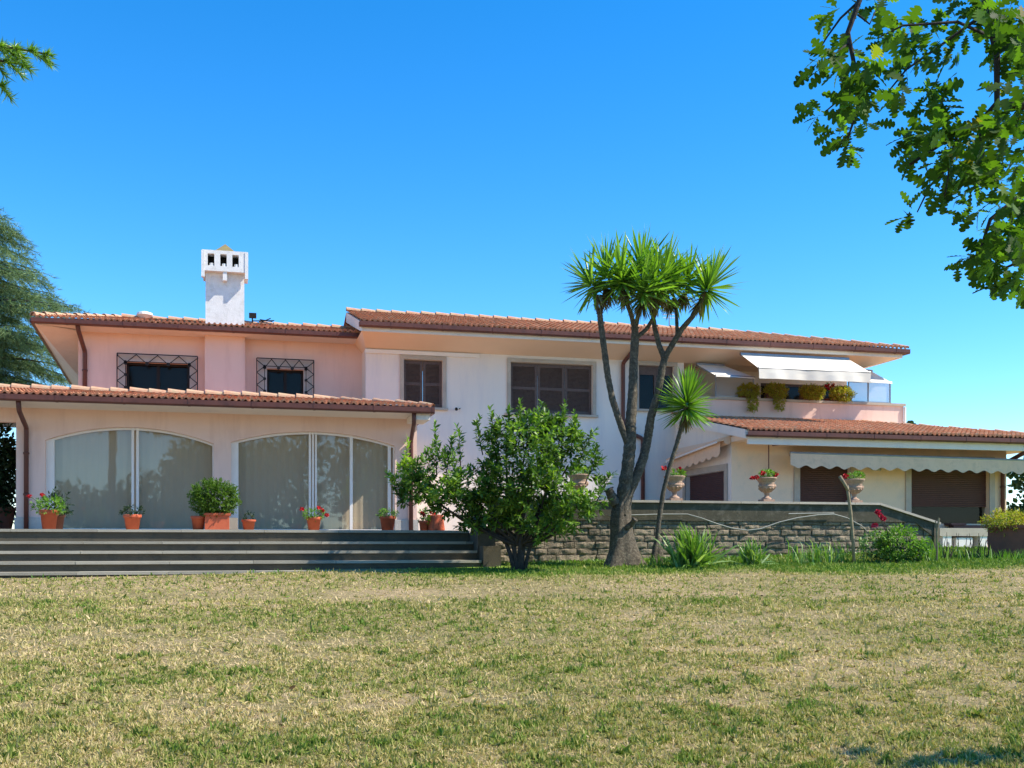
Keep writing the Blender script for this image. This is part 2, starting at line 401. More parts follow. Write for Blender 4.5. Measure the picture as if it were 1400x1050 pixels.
# ------------------------------------------------------------------ the house
Z0 = EYE + .29     # terrace level
H = empty('house', (3.5, 26, Z0), 'long pink and cream villa with terracotta roofs, arched glazing and balcony', 'house')
def roof_slope(name, A, U, L, run, rise, clips, mat='tiles', colw=.135, row=.34, parent=None):
    """A eave start; U unit dir along eave; upslope is horizontal perpendicular (left of U) with pitch"""
    A = Vector(A); U = Vector(U); Pd = Vector((-U.y, U.x, 0)); Vd = (Pd * run + Vector((0, 0, rise))); S = Vd.length; Vd.normalize()
    N = U.cross(Vd).normalized()
    bm = bmesh.new(); ly = bm.faces.layers.float.new('rnd')
    prof = [(0, 0), (.07, .6), (.25, 1), (.43, .6), (.5, 0), (.75, -.28)]
    nc = int(L / colw) + 1; nr = int(math.ceil(S / row))
    rng = random.Random(len(name) + int(L * 10))
    rows = []; jit = [rng.uniform(-.008, .008) for _ in range(nc + 1)]
    for r_ in range(nr):
        for e in (0, 1):
            vrow = []
            for c in range(nc):
                for (fx, h) in prof:
                    x = (c + fx) * colw
                    lift = .026 if e == 0 else 0
                    v = (r_ + e) * row - (.012 if e == 0 else 0) + (jit[c] if e == 0 else 0)
                    vrow.append(bm.verts.new(A + U * x + Vd * v + N * (.034 * h * (1.0 if e == 0 else .82) + lift + .03)))
            rows.append(vrow)
    for i in range(len(rows) - 1):
        rr = i // 2
        rnds = [min(1, max(0, rng.gauss(.5, .24))) for _ in range(nc * 2)]
        for k in range(nc * 6 - 1):
            f = bm.faces.new((rows[i][k], rows[i][k + 1], rows[i + 1][k + 1], rows[i + 1][k]))
            f[ly] = rnds[(k // 6) * 2 + (1 if k % 6 > 3 else 0)]; f.smooth = (i % 2 == 0)
    # eave ends
    fr0 = rows[0]
    low = [bm.verts.new(v.co - N * .05) for v in fr0]
    for k in range(len(fr0) - 1):
        f = bm.faces.new((low[k], low[k + 1], fr0[k + 1], fr0[k])); f[ly] = .1
    clips = clips + [(A + Vd * S, Vd), (A + U * L, U)]
    for co, no in clips:
        g = bm.verts[:] + bm.edges[:] + bm.faces[:]
        bmesh.ops.bisect_plane(bm, geom=g, plane_co=co, plane_no=no, clear_outer=True)
    me = bpy.data.meshes.new(name); bm.to_mesh(me); bm.free()
    return link(name, me, MAT[mat], parent)
def ridge_caps(mb, a, b, rad=.10, seg=.38):
    a = Vector(a); b = Vector(b); d = b - a; n = max(1, int(d.length / seg)); dn = d.normalized()
    side = dn.cross(Vector((0, 0, 1))).normalized(); up = side.cross(dn)
    for i in range(n):
        p = a + d * (i / n); q = a + d * ((i + 1.12) / n); r0 = rad * .92; r1 = rad * .66
        base = len(mb.v); j = random.uniform(-.012, .012); rr = random.random()
        for pp, R in ((p, r0), (q, r1), (p, r0 - .02)):
            for k in range(7):
                an = math.pi * k / 6
                mb.v.append(tuple(pp + side * math.cos(an) * R + up * (math.sin(an) * R + j + (.02 if R != r1 else 0))))
        for k in range(6):
            mb.f.append((base + k, base + k + 1, base + 7 + k + 1, base + 7 + k)); mb.r.append(rr)
            mb.f.append((base + k, base + 14 + k, base + 14 + k + 1, base + k + 1)); mb.r.append(rr)
def gutter(name, a, b, parent, h=.13, w_=.14, joint=1.3):
    mb = MB(); a = Vector(a); b = Vector(b); d = (b - a); L = d.length; d.normalize(); out = Vector((d.y, -d.x, 0))
    def prof(o, g):
        return [o + out * (w_ / 2 - .07 + q[0] * (w_ / 2 + g)) + Vector((0, 0, h / 2 + q[1] * (h / 2 + g))) for q in
                [(-1, 1), (-1, -.6), (-.6, -1), (.6, -1), (1, -.5), (1, 1), (.85, 1), (.8, -.3), (-.8, -.3), (-.85, 1)]]
    mb.prism(prof(a, 0), b - a, .5)
    k = joint * .6
    while k < L:
        mb.prism([p for p in prof(a + d * k, .006)], d * .05, .5); k += joint
    return mb.build(name, MAT['gutter'], parent)

# --- glazed garden room, front left
YG, YE = 24.6, 23.4
xl, xr = PX(22, YG), PX(570, YG)
zE = EYE + 2.93            # gutter underside
arches = []
for a, b, ya, yt in ((62, 292, 604, 584), (316, 540, 607, 590)):
    arches.append((PX(a, YG), PX(b, YG), PZ((a + b) / 2, ya, YG), PZ((a + b) / 2, yt, YG)))
def arch_z(x, A):
    x0, x1, zs, zt = A; h = zt - zs; c = (x1 - x0) / 2; R = (c * c + h * h) / (2 * h); m = (x0 + x1) / 2
    return zt - R + math.sqrt(max(R * R - (x - m) ** 2, 0))
mb = MB(); TH = .30; ztop = zE + .02
def yb(x0, x1, z0, z1): mb.box(x0, YG, z0, x1, YG + TH, z1, .5)
edges = [xl, arches[0][0], arches[0][1], arches[1][0], arches[1][1], xr]
yb(edges[0], edges[1], Z0, ztop); yb(edges[2], edges[3], Z0, ztop); yb(edges[4], edges[5], Z0, ztop)
for A in arches:
    n = 28; X = [A[0] + (A[1] - A[0]) * i / n for i in range(n + 1)]
    for i in range(n):
        z_a, z_b = arch_z(X[i], A), arch_z(X[i + 1], A)
        mb.face([(X[i], YG, z_a), (X[i + 1], YG, z_b), (X[i + 1], YG, ztop), (X[i], YG, ztop)], .5)
        mb.face([(X[i], YG, z_a), (X[i], YG + TH, z_a), (X[i + 1], YG + TH, z_b), (X[i + 1], YG, z_b)], .5)
        mb.face([(X[i + 1], YG + TH, z_b), (X[i], YG + TH, z_a), (X[i], YG + TH, ztop), (X[i + 1], YG + TH, ztop)], .5)
mb.box(xr - .3, YG + TH, Z0, xr, 27.5, ztop, .5)
mb.box(xl, YG + TH, Z0, xl + .3, 28.4, ztop, .5)
# beam carrying the porch roof out of the picture to the left
mb.box(xl - 5, YG + .05, zE - .30, xl, YG + TH - .05, ztop - .003, .5)
mb.box(xl - 4.9, YG + .04, Z0 - .5, xl - 4.55, YG + TH - .04, zE - .3, .5)
wallg = mb.build('garden_room_wall', MAT['pink'], H)
mb = MB()
for x0, x1 in ((edges[0] - .03, edges[1] + .0), (edges[2], edges[3]), (edges[4], edges[5] + .03)):
    mb = MB(); mb.box(x0, YG - .035, Z0, x1, YG - .002, Z0 + .30, .5); mb.build('plinth', MAT['stonetrim'], wallg)
def glazing(A, cuts, name):
    """cuts: list of (x0,x1,kind)"""
    g = MB(); z0 = Z0 + .02
    yy = YG + .14
    for x0, x1 in cuts['bars']:
        zt = min(arch_z(x0, A), arch_z(x1, A))
        g.box(x0, yy - .05, Z0, x1, yy + .05, zt + .02, .5)
    g.box(A[0] + .01, yy - .04, Z0, A[1] - .01, yy + .04, Z0 + .07, .5)
    n = 24; X = [A[0] + (A[1] - A[0]) * i / n for i in range(n + 1)]
    for i in range(n):
        za, zb = arch_z(X[i], A) - .002, arch_z(X[i + 1], A) - .002
        g.prism([(X[i], yy - .04, za - .05), (X[i + 1], yy - .04, zb - .05), (X[i + 1], yy - .04, zb), (X[i], yy - .04, za)], (0, .08, 0), .5)
    fo = g.build(name, MAT['whitepaint'], H)
    for x0, x1 in cuts['panes']:
        p = MB(); n = 12; X = [x0 + (x1 - x0) * i / n for i in range(n + 1)]
        p.face([(x, yy, Z0 + .05) for x in X] + [(x, yy, arch_z(x, A) - .02) for x in reversed(X)])
        p.build('pane', MAT['glass'], fo)
    c = MB(); n = 120; X = [A[0] + .02 + (A[1] - A[0] - .04) * i / n for i in range(n + 1)]
    for i in range(n):
        y0 = yy + .13 + .005 * math.sin(i * 1.1); y1 = yy + .13 + .005 * math.sin((i + 1) * 1.1)
        c.face([(X[i], y0, Z0), (X[i + 1], y1, Z0), (X[i + 1], y1, arch_z(X[i + 1], A)), (X[i], y0, arch_z(X[i], A))], .5)
    c.build('curtain', MAT['curtain'], fo)
q = lambda px: PX(px, YG + .14)
A1, A2 = arches
glazing(A1, {'bars': [(A1[0], q(75)), (q(180), q(183.5)), (q(186.5), q(190)), (A1[1] - .03, A1[1])], 'panes': [(q(75), q(180)), (q(190), A1[1] - .03)]}, 'arched_glazing')
glazing(A2, {'bars': [(A2[0], q(326)), (q(422), q(425)), (q(426.5), q(429)), (q(430.5), q(433)), (q(478), q(482)), (q(530), q(534)), (q(537), q(539))], 'panes': [(q(326), q(422)), (q(433), q(478)), (q(482), q(530))]}, 'arched_glazing')
# roof of the garden room (hipped on the right)
pg = .155; run = 2.75; zr0 = zE + .14; xR = PX(591, YE)
hipn = Vector((1, 1.0 * (1.9 / 2.6), 0)).normalized()
roofg = roof_slope('garden_room_roof', (xl - 5, YE - .05, zr0), (1, 0, 0), xR - xl + 5, run, run * pg,
                   [(Vector((xR, YE, 0)), hipn)], parent=H)
mb = MB()
ye2, zr = YE - .05 + run, zr0 + run * pg
xh = xR - run * (1.9 / 2.6) 
mb.face([(xR, YE, zr0), (xR, ye2 + run, zr0), (xh, ye2, zr)], .5)
mb.face([(xR, ye2 + run, zr0), (xl - 5, ye2 + run, zr0), (xl - 5, ye2, zr), (xh, ye2, zr)], .5)
mb.build('rear_slope', MAT['tiles'], roofg)
mb = MB(); ridge_caps(mb, (xl - 5, ye2, zr + .05), (xh, ye2, zr + .05), .115, .42); ridge_caps(mb, (xh, ye2, zr + .03), (xR, YE, zr0 + .04), .085, .36)
mb.build('ridge_tile', MAT['ridge'], roofg)
mb = MB(); mb.box(xl - 5, YE + .06, zE + .005, xR - .02, ye2 + run - .05, zE + .10, .5); mb.box(xR - .42, YE + .08, zE - .13, xR - .04, YG - .2, zE + .0, .5)
mb.build('soffit', MAT['white'], roofg)
gutter('gutter', (xl - 5, YE - .02, zE), (xR + .04, YE - .02, zE), roofg)
mb = MB(); mb.box(xR + .0, YE + .06, zE + .01, xR + .07, ye2 + 1, zE + .13, .5); mb.build('side_gutter', MAT['gutter'], roofg)
def downpipe(pts, parent=H, r=.045):
    mb = MB(); P_ = []
    for i, p in enumerate(pts): P_.append(Vector(p))
    # round the corners a little
    out = [P_[0]]
    for i in range(1, len(P_) - 1):
        a, b, c = P_[i - 1], P_[i], P_[i + 1]; k = .07
        out += [b + (a - b).normalized() * k, b + ((a - b).normalized() + (c - b).normalized()) * k * .22, b + (c - b).normalized() * k]
    out.append(P_[-1]); mb.tube(out, r, 10)
    for z in (.35, .75):
        b = P_[-1].lerp(P_[-2], z); mb.tube([b - Vector((0, 0, .02)), b + Vector((0, 0, .02))], r * 1.25, 10)
    return mb.build('downspout', MAT['gutter'], parent, smooth=True)
x1 = PX(29, YG - .06); x2 = PX(36, YG - .06)
downpipe([(PX(25, YE + .05), YE + .05, zE + .03), (PX(26, YE + .1), YE + .1, zE - .18), (x2, YG - .07, zE - .42), (x2, YG - .07, Z0 + .02)], r=.05)
x3 = PX(562, YG - .07)
downpipe([(PX(566, YE + .05), YE + .05, zE + .03), (PX(566, YE + .1), YE + .1, zE - .22), (x3, YG - .07, zE - .5), (x3, YG - .07, Z0 + .02)], r=.05)

# --- upper left wing
YW, YWE = 28.4, 27.6; zW = EYE + 5.34
XW0, XWE = PX(107, YW), PX(45, YWE); XM = PX(500, 27.5)
def window(parent_wall_y, px0, px1, py0, py1, Y, mat, name, frame=.05, slats=True, wd=None, extra=None):
    pass
hol = []
for a, b, c, d in ((172, 259, 496, 545), (365, 415, 505, 545)):
    hol.append((PX(a, YW) - XW0, PX(b, YW) - XW0, PZ((a + b) / 2, d, YW), PZ((a + b) / 2, c, YW)))
mb = MB(); mb.wall((XW0, YW, 0), (1, 0, 0), 3.6 - XW0, Z0 + 2.2, zW + .1, hol, .25, (0, 1, 0))
mb.box(XW0, YW + .001, Z0 - .4, XW0 + .3, YW + 6, zW + .1, .5)
mb.box(PX(280, 28.1), 28.08, Z0 + 2.2, PX(335, 28.1), YW - .002, zW + .04, .5)
uw = mb.build('upper_wing_wall', MAT['pink'], H)
def grille(px0, px1, py0, py1, gx0, gx1, gy0, hole):
    """dark window with a wrought iron cage"""
    y = YW + .16
    xa, xb, za, zb = XW0 + hole[0], XW0 + hole[1], hole[2], hole[3]
    g = MB(); m = (xa + xb) / 2
    for x0, x1 in ((xa, xa + .06), (m - .04, m + .04), (xb - .06, xb)): g.box(x0, y - .03, za, x1, y + .03, zb, .5)
    g.box(xa + .06, y - .028, zb - .06, xb - .06, y + .028, zb, .5)
    fo = g.build('window', MAT['dark'], H)
    p = MB(); p.face([(xa, y, za), (xb, y, za), (xb, y, zb), (xa, y, zb)]); p.build('pane', MAT['dglass'], fo)
    p = MB(); p.face([(xa, y + .1, za), (xb, y + .1, za), (xb, y + .1, zb), (xa, y + .1, zb)]); p.build('blind', MAT['dark'], fo)
    # stone surround and cage
    s_ = MB(); X0, X1 = PX(px0 + 2, YW), PX(px1 - 2, YW); Zt = PZ((px0 + px1) / 2, py0 + 1.5, YW)
    s_.box(X0, YW - .03, za, xa, YW - .002, Zt, .5); s_.box(xb, YW - .03, za, X1, YW - .002, Zt, .5); s_.box(xa, YW - .03, zb, xb, YW - .002, Zt, .5)
    s_.build('surround', MAT['stonetrim'], fo)
    c = MB(); yy = YW - .16; X0, X1 = PX(px0, yy), PX(px1, yy); Zt = PZ((px0 + px1) / 2, py0, yy); Zb = za - .1
    t_ = .024
    c.bar((X0, yy, Zb), (X0, yy, Zt), t_); c.bar((X1, yy, Zb), (X1, yy, Zt), t_); c.bar((X0, yy, Zt), (X1, yy, Zt), t_)
    for X in (X0, X1):
        c.bar((X, yy, Zt - .02), (X, YW, Zt - .02), t_)
    ix0, ix1, izt = X0 + .22, X1 - .22, Zt - .2
    n = 6
    pts = []
    for k in range(n + 1): pts.append((ix0 - .02 + (ix1 - ix0 + .04) * k / n, Zt - (.02 if k % 2 else .24)))
    for k in range(n): c.bar((pts[k][0], yy, pts[k][1]), (pts[k + 1][0], yy, pts[k + 1][1]), .02)
    for k in range(n):
        mx, mz = (pts[k][0] + pts[k + 1][0]) / 2, (pts[k][1] + pts[k + 1][1]) / 2
    for k in range(n + 1):
        if k % 2 == 0: c.tube([(pts[k][0], yy - .02, pts[k][1]), (pts[k][0], yy + .02, pts[k][1])], .045, 8)
    for X, sg in ((X0, 1), (X1, -1)):
        hz = Zt - .05; k = 0
        while hz > Zb + .2:
            c.bar((X, yy, hz), (X + sg * .2, yy, hz - .16), .02); c.bar((X + sg * .2, yy, hz - .16), (X, yy, hz - .32), .02)
            c.tube([(X + sg * .2, yy - .02, hz - .16), (X + sg * .2, yy + .02, hz - .16)], .04, 8); hz -= .32
        c.bar((X + sg * .2, yy, Zb), (X + sg * .2, yy, Zt - .2), .018)
    c.bar((ix0, yy, izt), (ix1, yy, izt), .018)
    c.build('iron_grille', MAT['iron'], fo)
grille(160, 270, 485, 530, 172, 259, 496, hol[0])
grille(351, 429, 491, 535, 365, 415, 505, hol[1])
runW = 3.1; pw = .215; zw0 = zW + .14
hipl = Vector((-1, .55, 0)).normalized()
roofw = roof_slope('upper_wing_roof', (XWE, YWE - .05, zw0), (1, 0, 0), 3.2 - XWE, runW, runW * pw, [(Vector((XWE, YWE, 0)), hipl)], parent=H)
xhw = XWE + runW * .55; yrw = YWE - .05 + runW; zrw = zw0 + runW * pw
mb = MB(); mb.face([(XWE, YWE, zw0), (xhw, yrw, zrw), (XWE, yrw + runW, zw0)], .5)
mb.face([(xhw, yrw, zrw), (3.6, yrw, zrw), (3.6, yrw + runW, zw0), (XWE, yrw + runW, zw0)], .5); mb.build('rear_slope', MAT['tiles'], roofw)
mb = MB(); ridge_caps(mb, (XWE, YWE, zw0 + .04), (xhw, yrw, zrw + .03), .1, .36); ridge_caps(mb, (xhw, yrw, zrw + .04), (3.3, yrw, zrw + .04), .11, .4)
mb.build('ridge_tile', MAT['ridge'], roofw)
mb = MB(); mb.box(XWE + .04, YWE + .06, zW + .0, 3.3, YW + .1, zW + .10, .5)
# flared soffit on the gable side, falling towards the wall
mb.prism([(XWE + .04, YW + .1, zW + .1), (XWE + .04, YW + .1, zW), (XW0 - .001, YW + .1, zW - .0), (XW0 - .001, YW + .1, zW + .1)], (0, 6, 0), .5)
mb.prism([(XWE + .04, YWE + .0, zW), (XW0, YWE + .5, zW - .02), (XW0, YWE + 6, zW - 1.25), (XWE + .04, YWE + 6, zW - .62)], (0, 0, -.02), .5)
mb.build('soffit', MAT['cream'], roofw)
gutter('gutter', (XWE - .03, YWE - .02, zW), (PX(500, YWE), YWE - .02, zW), roofw)
gutter('side_gutter', (XWE, YWE + 6, zW - .6), (XWE, YWE - .0, zW + .0), roofw)
xd = PX(116, YW - .07)
downpipe([(PX(106, YWE + .06), YWE + .06, zW + .03), (PX(107, YWE + .1), YWE + .1, zW - .1), (xd, YW - .07, zW - .5), (xd, YW - .07, zW - 2.4)], r=.055)
# chimney
cx0, cx1 = PX(281, 27.75), PX(334, 27.75); cy0, cy1 = 27.72, 28.6
zc0, zc1, zc2 = zW + .05, PZ(308, 373, 27.75), PZ(308, 346, 27.75)
mb = MB(); mb.box(cx0, cy0, zc0, cx1, cy1, zc1, .5); mb.box(cx0 + .0, cy0 - .025, zc0, cx1 + .02, cy0 - .001, zc0 + .07, .5)
ch = mb.build('chimney', MAT['chimney'], H)
mb = MB(); o_ = .09; zb = zc1 - .02; zt = zc2
ym = cy0 - .19
mb.box(cx0 - o_ + .01, ym, zb, cx1 + o_, cy1 + o_, zb + .13, .5); mb.box(cx0 - o_ + .01, ym, zt - .09, cx1 + o_, cy1 + o_, zt, .5)
wdt = cx1 - cx0 + 2 * o_
for k, (a, b) in enumerate(((0, .13), (.265, .40), (.53, .66), (.79, 1))):
    mb.box(cx0 - o_ + .01 + wdt * a, ym, zb + .13, cx0 - o_ + (wdt * b), cy1 + o_, zt - .09, .5)
mb.box((cx0 + cx1) / 2 - .05, ym + .02, zb - .22, (cx0 + cx1) / 2 + .05, cy0 - .002, zb, .5)
for X in (cx0 - .095, cx1 + .015): mb.box(X, ym - .012, zb - .16, X + .08, ym + .12, zt - .02, .5)
for k in range(3): 
    xx = cx0 - o_ + wdt * (.20 + .265 * k); mb.tube([(xx + .02, ym + .06, zb + .13), (xx + .02, ym + .06, zb + .2)], .05, 10)
mb.build('chimney_head', MAT['chimney'], ch)
mb = MB(); mb.box(cx0, ym + .3, zb + .1, cx1, cy1, zt - .05, .5); mb.build('flue', MAT['dark'], ch)
mb = MB(); xc, yc = (cx0 + cx1) / 2, (cy0 + cy1) / 2; a = .34
for k in range(4):
    c4 = [(xc - a, yc - a), (xc + a, yc - a), (xc + a, yc + a), (xc - a, yc + a)]
    mb.face([(*c4[k], zt), (*c4[(k + 1) % 4], zt), (xc, yc, zt + .34)], .5)
mb.build('cowl', MAT['moss'], ch)

# --- main block
YM, YME = 27.5, 26.4; zM = EYE + 5.41; XM1 = PX(1158, 28.3)
XE0, XE1 = PX(492, YME), PX(1240, YME)
yS = 28.3
hol = []
for a, b, c, d in ((552, 605, 492, 557), (698, 810, 497, 566), (873, 921, 500, 560)):
    hol.append((PX(a, YM) - XM, PX(b, YM) - XM, PZ((a + b) / 2, d, YM), PZ((a + b) / 2, c, YM)))
XB = PX(935, YM)
zsof = EYE + 5.08
mb = MB(); mb.wall((XM, YM, 0), (1, 0, 0), XB - XM, Z0 - .5, zsof + .1, hol, .22, (0, 1, 0))
mb.face([(XM, YM, Z0), (XM, YM + 7, Z0), (XM, YM + 7, zsof + .1), (XM, YM, zsof + .1)], .5)
mb.face([(XB, YM, Z0), (XB, yS, Z0), (XB, yS, zsof + .1), (XB, YM, zsof + .1)], .5)
bh = [(PX(1040, yS) - XB, PX(1155, yS) - XB, EYE + 2.6, EYE + 4.75)]
mb.wall((XB, yS, 0), (1, 0, 0), XM1 - XB, EYE + 2.5, zsof + .1, bh, .15, (0, 1, 0))
mb.face([(XM1, yS, Z0), (XM1, yS + 6, Z0), (XM1, yS + 6, zsof + .1), (XM1, yS, zsof + .1)], .5)
mw = mb.build('main_wall', MAT['white'], H)
mb = MB(); mb.box(XM - .02, YM - .05, PZ(600, 487, YM), PX(655, YM), YM - .002, PZ(600, 482, YM), .5); mb.build('string_course', MAT['whitepaint'], mw)
def shutter_window(h, name='shuttered_window', leaves=2, mat='shutter', glass=False):
    xa, xb, za, zb = XM + h[0], XM + h[1], h[2], h[3]; y = YM + .10
    f = MB(); o_ = .10
    f.box(xa - o_, YM - .035, za, xa, YM - .002, zb + .1, .5); f.box(xb, YM - .035, za, xb + o_, YM - .002, zb + .1, .5)
    f.box(xa, YM - .035, zb, xb, YM - .002, zb + .1, .5); f.box(xa - o_ - .04, YM - .09, za - .06, xb + o_ + .04, YM - .003, za - .002, .5)
    fo = f.build(name, MAT['cap' if not glass else 'cap'], H)
    if glass:
        g = MB(); m = (xa + xb) / 2
        for x0, x1 in ((xa, xa + .06), (m - .035, m + .035), (xb - .06, xb)): g.box(x0, y - .03, za, x1, y + .03, zb, .5)
        g.box(xa + .06, y - .028, zb - .25, xb - .06, y + .028, zb, .5); g.build('frame', MAT['shutter'], fo)
        p = MB(); p.face([(xa, y, za), (xb, y, za), (xb, y, zb), (xa, y, zb)]); p.build('pane', MAT['dglass'], fo)
        p = MB(); p.face([(xa, y + .1, za), (xb, y + .1, za), (xb, y + .1, zb), (xa, y + .1, zb)]); p.build('blind', MAT['dark'], fo)
        return
    wd = (xb - xa) / leaves
    for k in range(leaves):
        g = MB(); x0, x1 = xa + wd * k + .006, xa + wd * (k + 1) - .006
        st = .07
        g.box(x0, y - .02, za + .01, x0 + st, y + .02, zb - .01, .5); g.box(x1 - st, y - .02, za + .01, x1, y + .02, zb - .01, .5)
        for z0, z1 in ((za + .01, za + .1), (zb - .1, zb - .01), ((za + zb) / 2 - .04, (za + zb) / 2 + .04)): g.box(x0 + st, y - .018, z0, x1 - st, y + .018, z1, .5)
        z = za + .1
        while z < zb - .1:
            g.prism([(x0 + st, y + .015, z + .03), (x0 + st, y + .012, z + .038), (x0 + st, y - .014, z + .008), (x0 + st, y - .011, z)], (x1 - x0 - 2 * st, 0, 0), .5); z += .034
        g.box(x0 + st, y + .02, za + .1, x1 - st, y + .03, zb - .1, .5)
        g.build('shutter', MAT[mat], fo)
shutter_window(hol[0], leaves=2); shutter_window(hol[1], leaves=3); shutter_window(hol[2], name='window', glass=True)
# balcony sliding doors
xa, xb, za, zb = XB + bh[0][0], XB + bh[0][1], bh[0][2], bh[0][3]
g = MB(); n = 4
for k in range(n + 1):
    x = xa + (xb - xa) * k / n; g.box(x - .035, yS + .06, za, x + .035, yS + .12, zb, .5)
g.box(xa, yS + .065, zb - .07, xb, yS + .115, zb - .001, .5); bd = g.build('balcony_door', MAT['shutter'], H)
p = MB(); p.face([(xa, yS + .09, za), (xb, yS + .09, za), (xb, yS + .09, zb), (xa, yS + .09, zb)]); p.build('pane', MAT['dglass'], bd)
p = MB(); p.face([(xa, yS + .2, za), (xb, yS + .2, za), (xb, yS + .2, zb), (xa, yS + .2, zb)]); p.build('blind', MAT['dark'], bd)
# roof
runM = 3.6; pm_ = .268; zm0 = zM + .14
roofm = roof_slope('main_roof', (XE0, YME - .05, zm0), (1, 0, 0), XE1 - XE0, runM, runM * pm_, [(Vector((XE1, YME, 0)), Vector((1, 1, 0)).normalized())], parent=H)
yrm, zrm = YME - .05 + runM, zm0 + runM * pm_; xrm = XE1 - runM
mb = MB(); mb.face([(XE1, YME, zm0), (XE1, yrm + runM, zm0), (xrm, yrm, zrm)], .5)
mb.face([(xrm, yrm, zrm), (XE1, yrm + runM, zm0), (XE0, yrm + runM, zm0), (XE0, yrm, zrm)], .5); mb.build('rear_slope', MAT['tiles'], roofm)
mb = MB(); ridge_caps(mb, (XE0, yrm, zrm + .04), (xrm, yrm, zrm + .04), .10, .42); ridge_caps(mb, (xrm, yrm, zrm + .03), (XE1, YME, zm0 + .04), .085, .38)
mb.build('ridge_tile', MAT['ridge'], roofm)
mb = MB()
# bargeboard on the left verge
mb.prism([(XE0 + .0, YME + .0, zM - .1), (XE0, yrm, zrm - .28), (XE0, yrm, zrm + .0), (XE0, YME, zm0 + .0)], (.06, 0, 0), .5)
mb.box(XE0 + .06, YME + .06, zM - .09, XE1 - .1, YME + .12, zM + .10, .5)
mb.box(XE1 - .14, YME + .12, zM - .09, XE1 - .08, YME + 5, zM + .10, .5)
mb.build('fascia', MAT['white'], roofm)
mb = MB()
sx1 = XE1 - .14
mb.face([(XE0 + .06, YME + .12, zM - .07), (sx1, YME + .12, zM - .07), (sx1 - .9, YM, zsof), (XM, YM, zsof)], .5)
mb.face([(XE0 + .06, YME + .12, zM - .07), (XM, YM, zsof), (XM, YM + 7, zsof + .1), (XE0 + .06, YM + 7, zM - .07)], .5)
mb.face([(sx1, YME + .12, zM - .07), (sx1, YM + 6, zM - .07), (sx1 - .9, YM + 6, zsof - .1), (sx1 - .9, YM, zsof)], .5)
mb.face([(XB - .0, YM, zsof), (sx1 - .9, YM, zsof), (sx1 - .9, YM + 6, zsof - .1), (XB, YM + 6, zsof - .1)], .5)
mb.build('soffit', MAT['soffit'], roofm)
gutter('gutter', (XE0 - .02, YME - .02, zM), (XE1 + .05, YME - .02, zM), roofm)
gutter('side_gutter', (XE1, YME, zM), (XE1, YME + 6, zM), roofm)
xd = PX(852, YM - .07)
downpipe([(PX(872, YME + .1), YME + .1, zM - .0), (PX(871, YME + .14), YME + .14, zM - .12), (xd, YM - .07, zM - .42), (xd, YM - .07, PZ(852, 588, YM)), (PX(879, YM - .07), YM - .07, PZ(879, 600, YM)), (PX(879, YM - .07), YM - .07, Z0)], r=.055)

# --- right wing, one storey, with the balcony above
YR, YRE = 24.0, 23.0; zR = PZ(1032, 597, YRE); XR0 = PX(1000, YR); XR1 = PX(1376, YR); XRE = 20.9
zfl = EYE - .25
hol = []
for a, b, c, d in ((1093, 1162, 634, 770), (1245, 1352, 632, 716)):
    hol.append((PX(a, YR) - XR0, PX(b, YR) - XR0, PZ((a + b) / 2, d, YR), PZ((a + b) / 2, c, YR)))
mb = MB(); mb.wall((XR0, YR, 0), (1, 0, 0), XR1 - XR0, zfl - .3, zR + .12, hol, .25, (0, 1, 0))
# side wall with a door, top follows the verge
LS = YM - YR; dz0, dz1 = zfl, EYE + 1.86; da, db = .35, 2.75
o = Vector((XR0, YM, 0))
pr = .195
ztopf = lambda Y: zR + .02 + (Y - YRE) * pr
ms = MB(); ms.wall((XR0, YM, 0), (0, -1, 0), LS, zfl - .3, EYE + 2.5, [(LS - db, LS - da, dz0, dz1)], .22, (1, 0, 0))
ms.face([(XR0, YM, EYE + 2.5), (XR0, YR, EYE + 2.5), (XR0, YR, ztopf(YR)), (XR0, YM, ztopf(YM))], .5)
mb.box(XR1 - .45, YR + .26, zfl - .3, XR1, YR + .6, zR + .1, .5)
mb.face([(XR1, YR, zfl), (XR1, YR + 8, zfl), (XR1, YR + 8, zR + .1), (XR1, YR, zR + .1)], .5)
surf('creamwing', (.82, .60, .41), (.78, .565, .385), 1.2, .9, .12, 60, c3=(.66, .52, .38))
rw = mb.build('right_wing_wall', MAT['creamwing'], H); ms.build('side_wall', MAT['white'], rw)
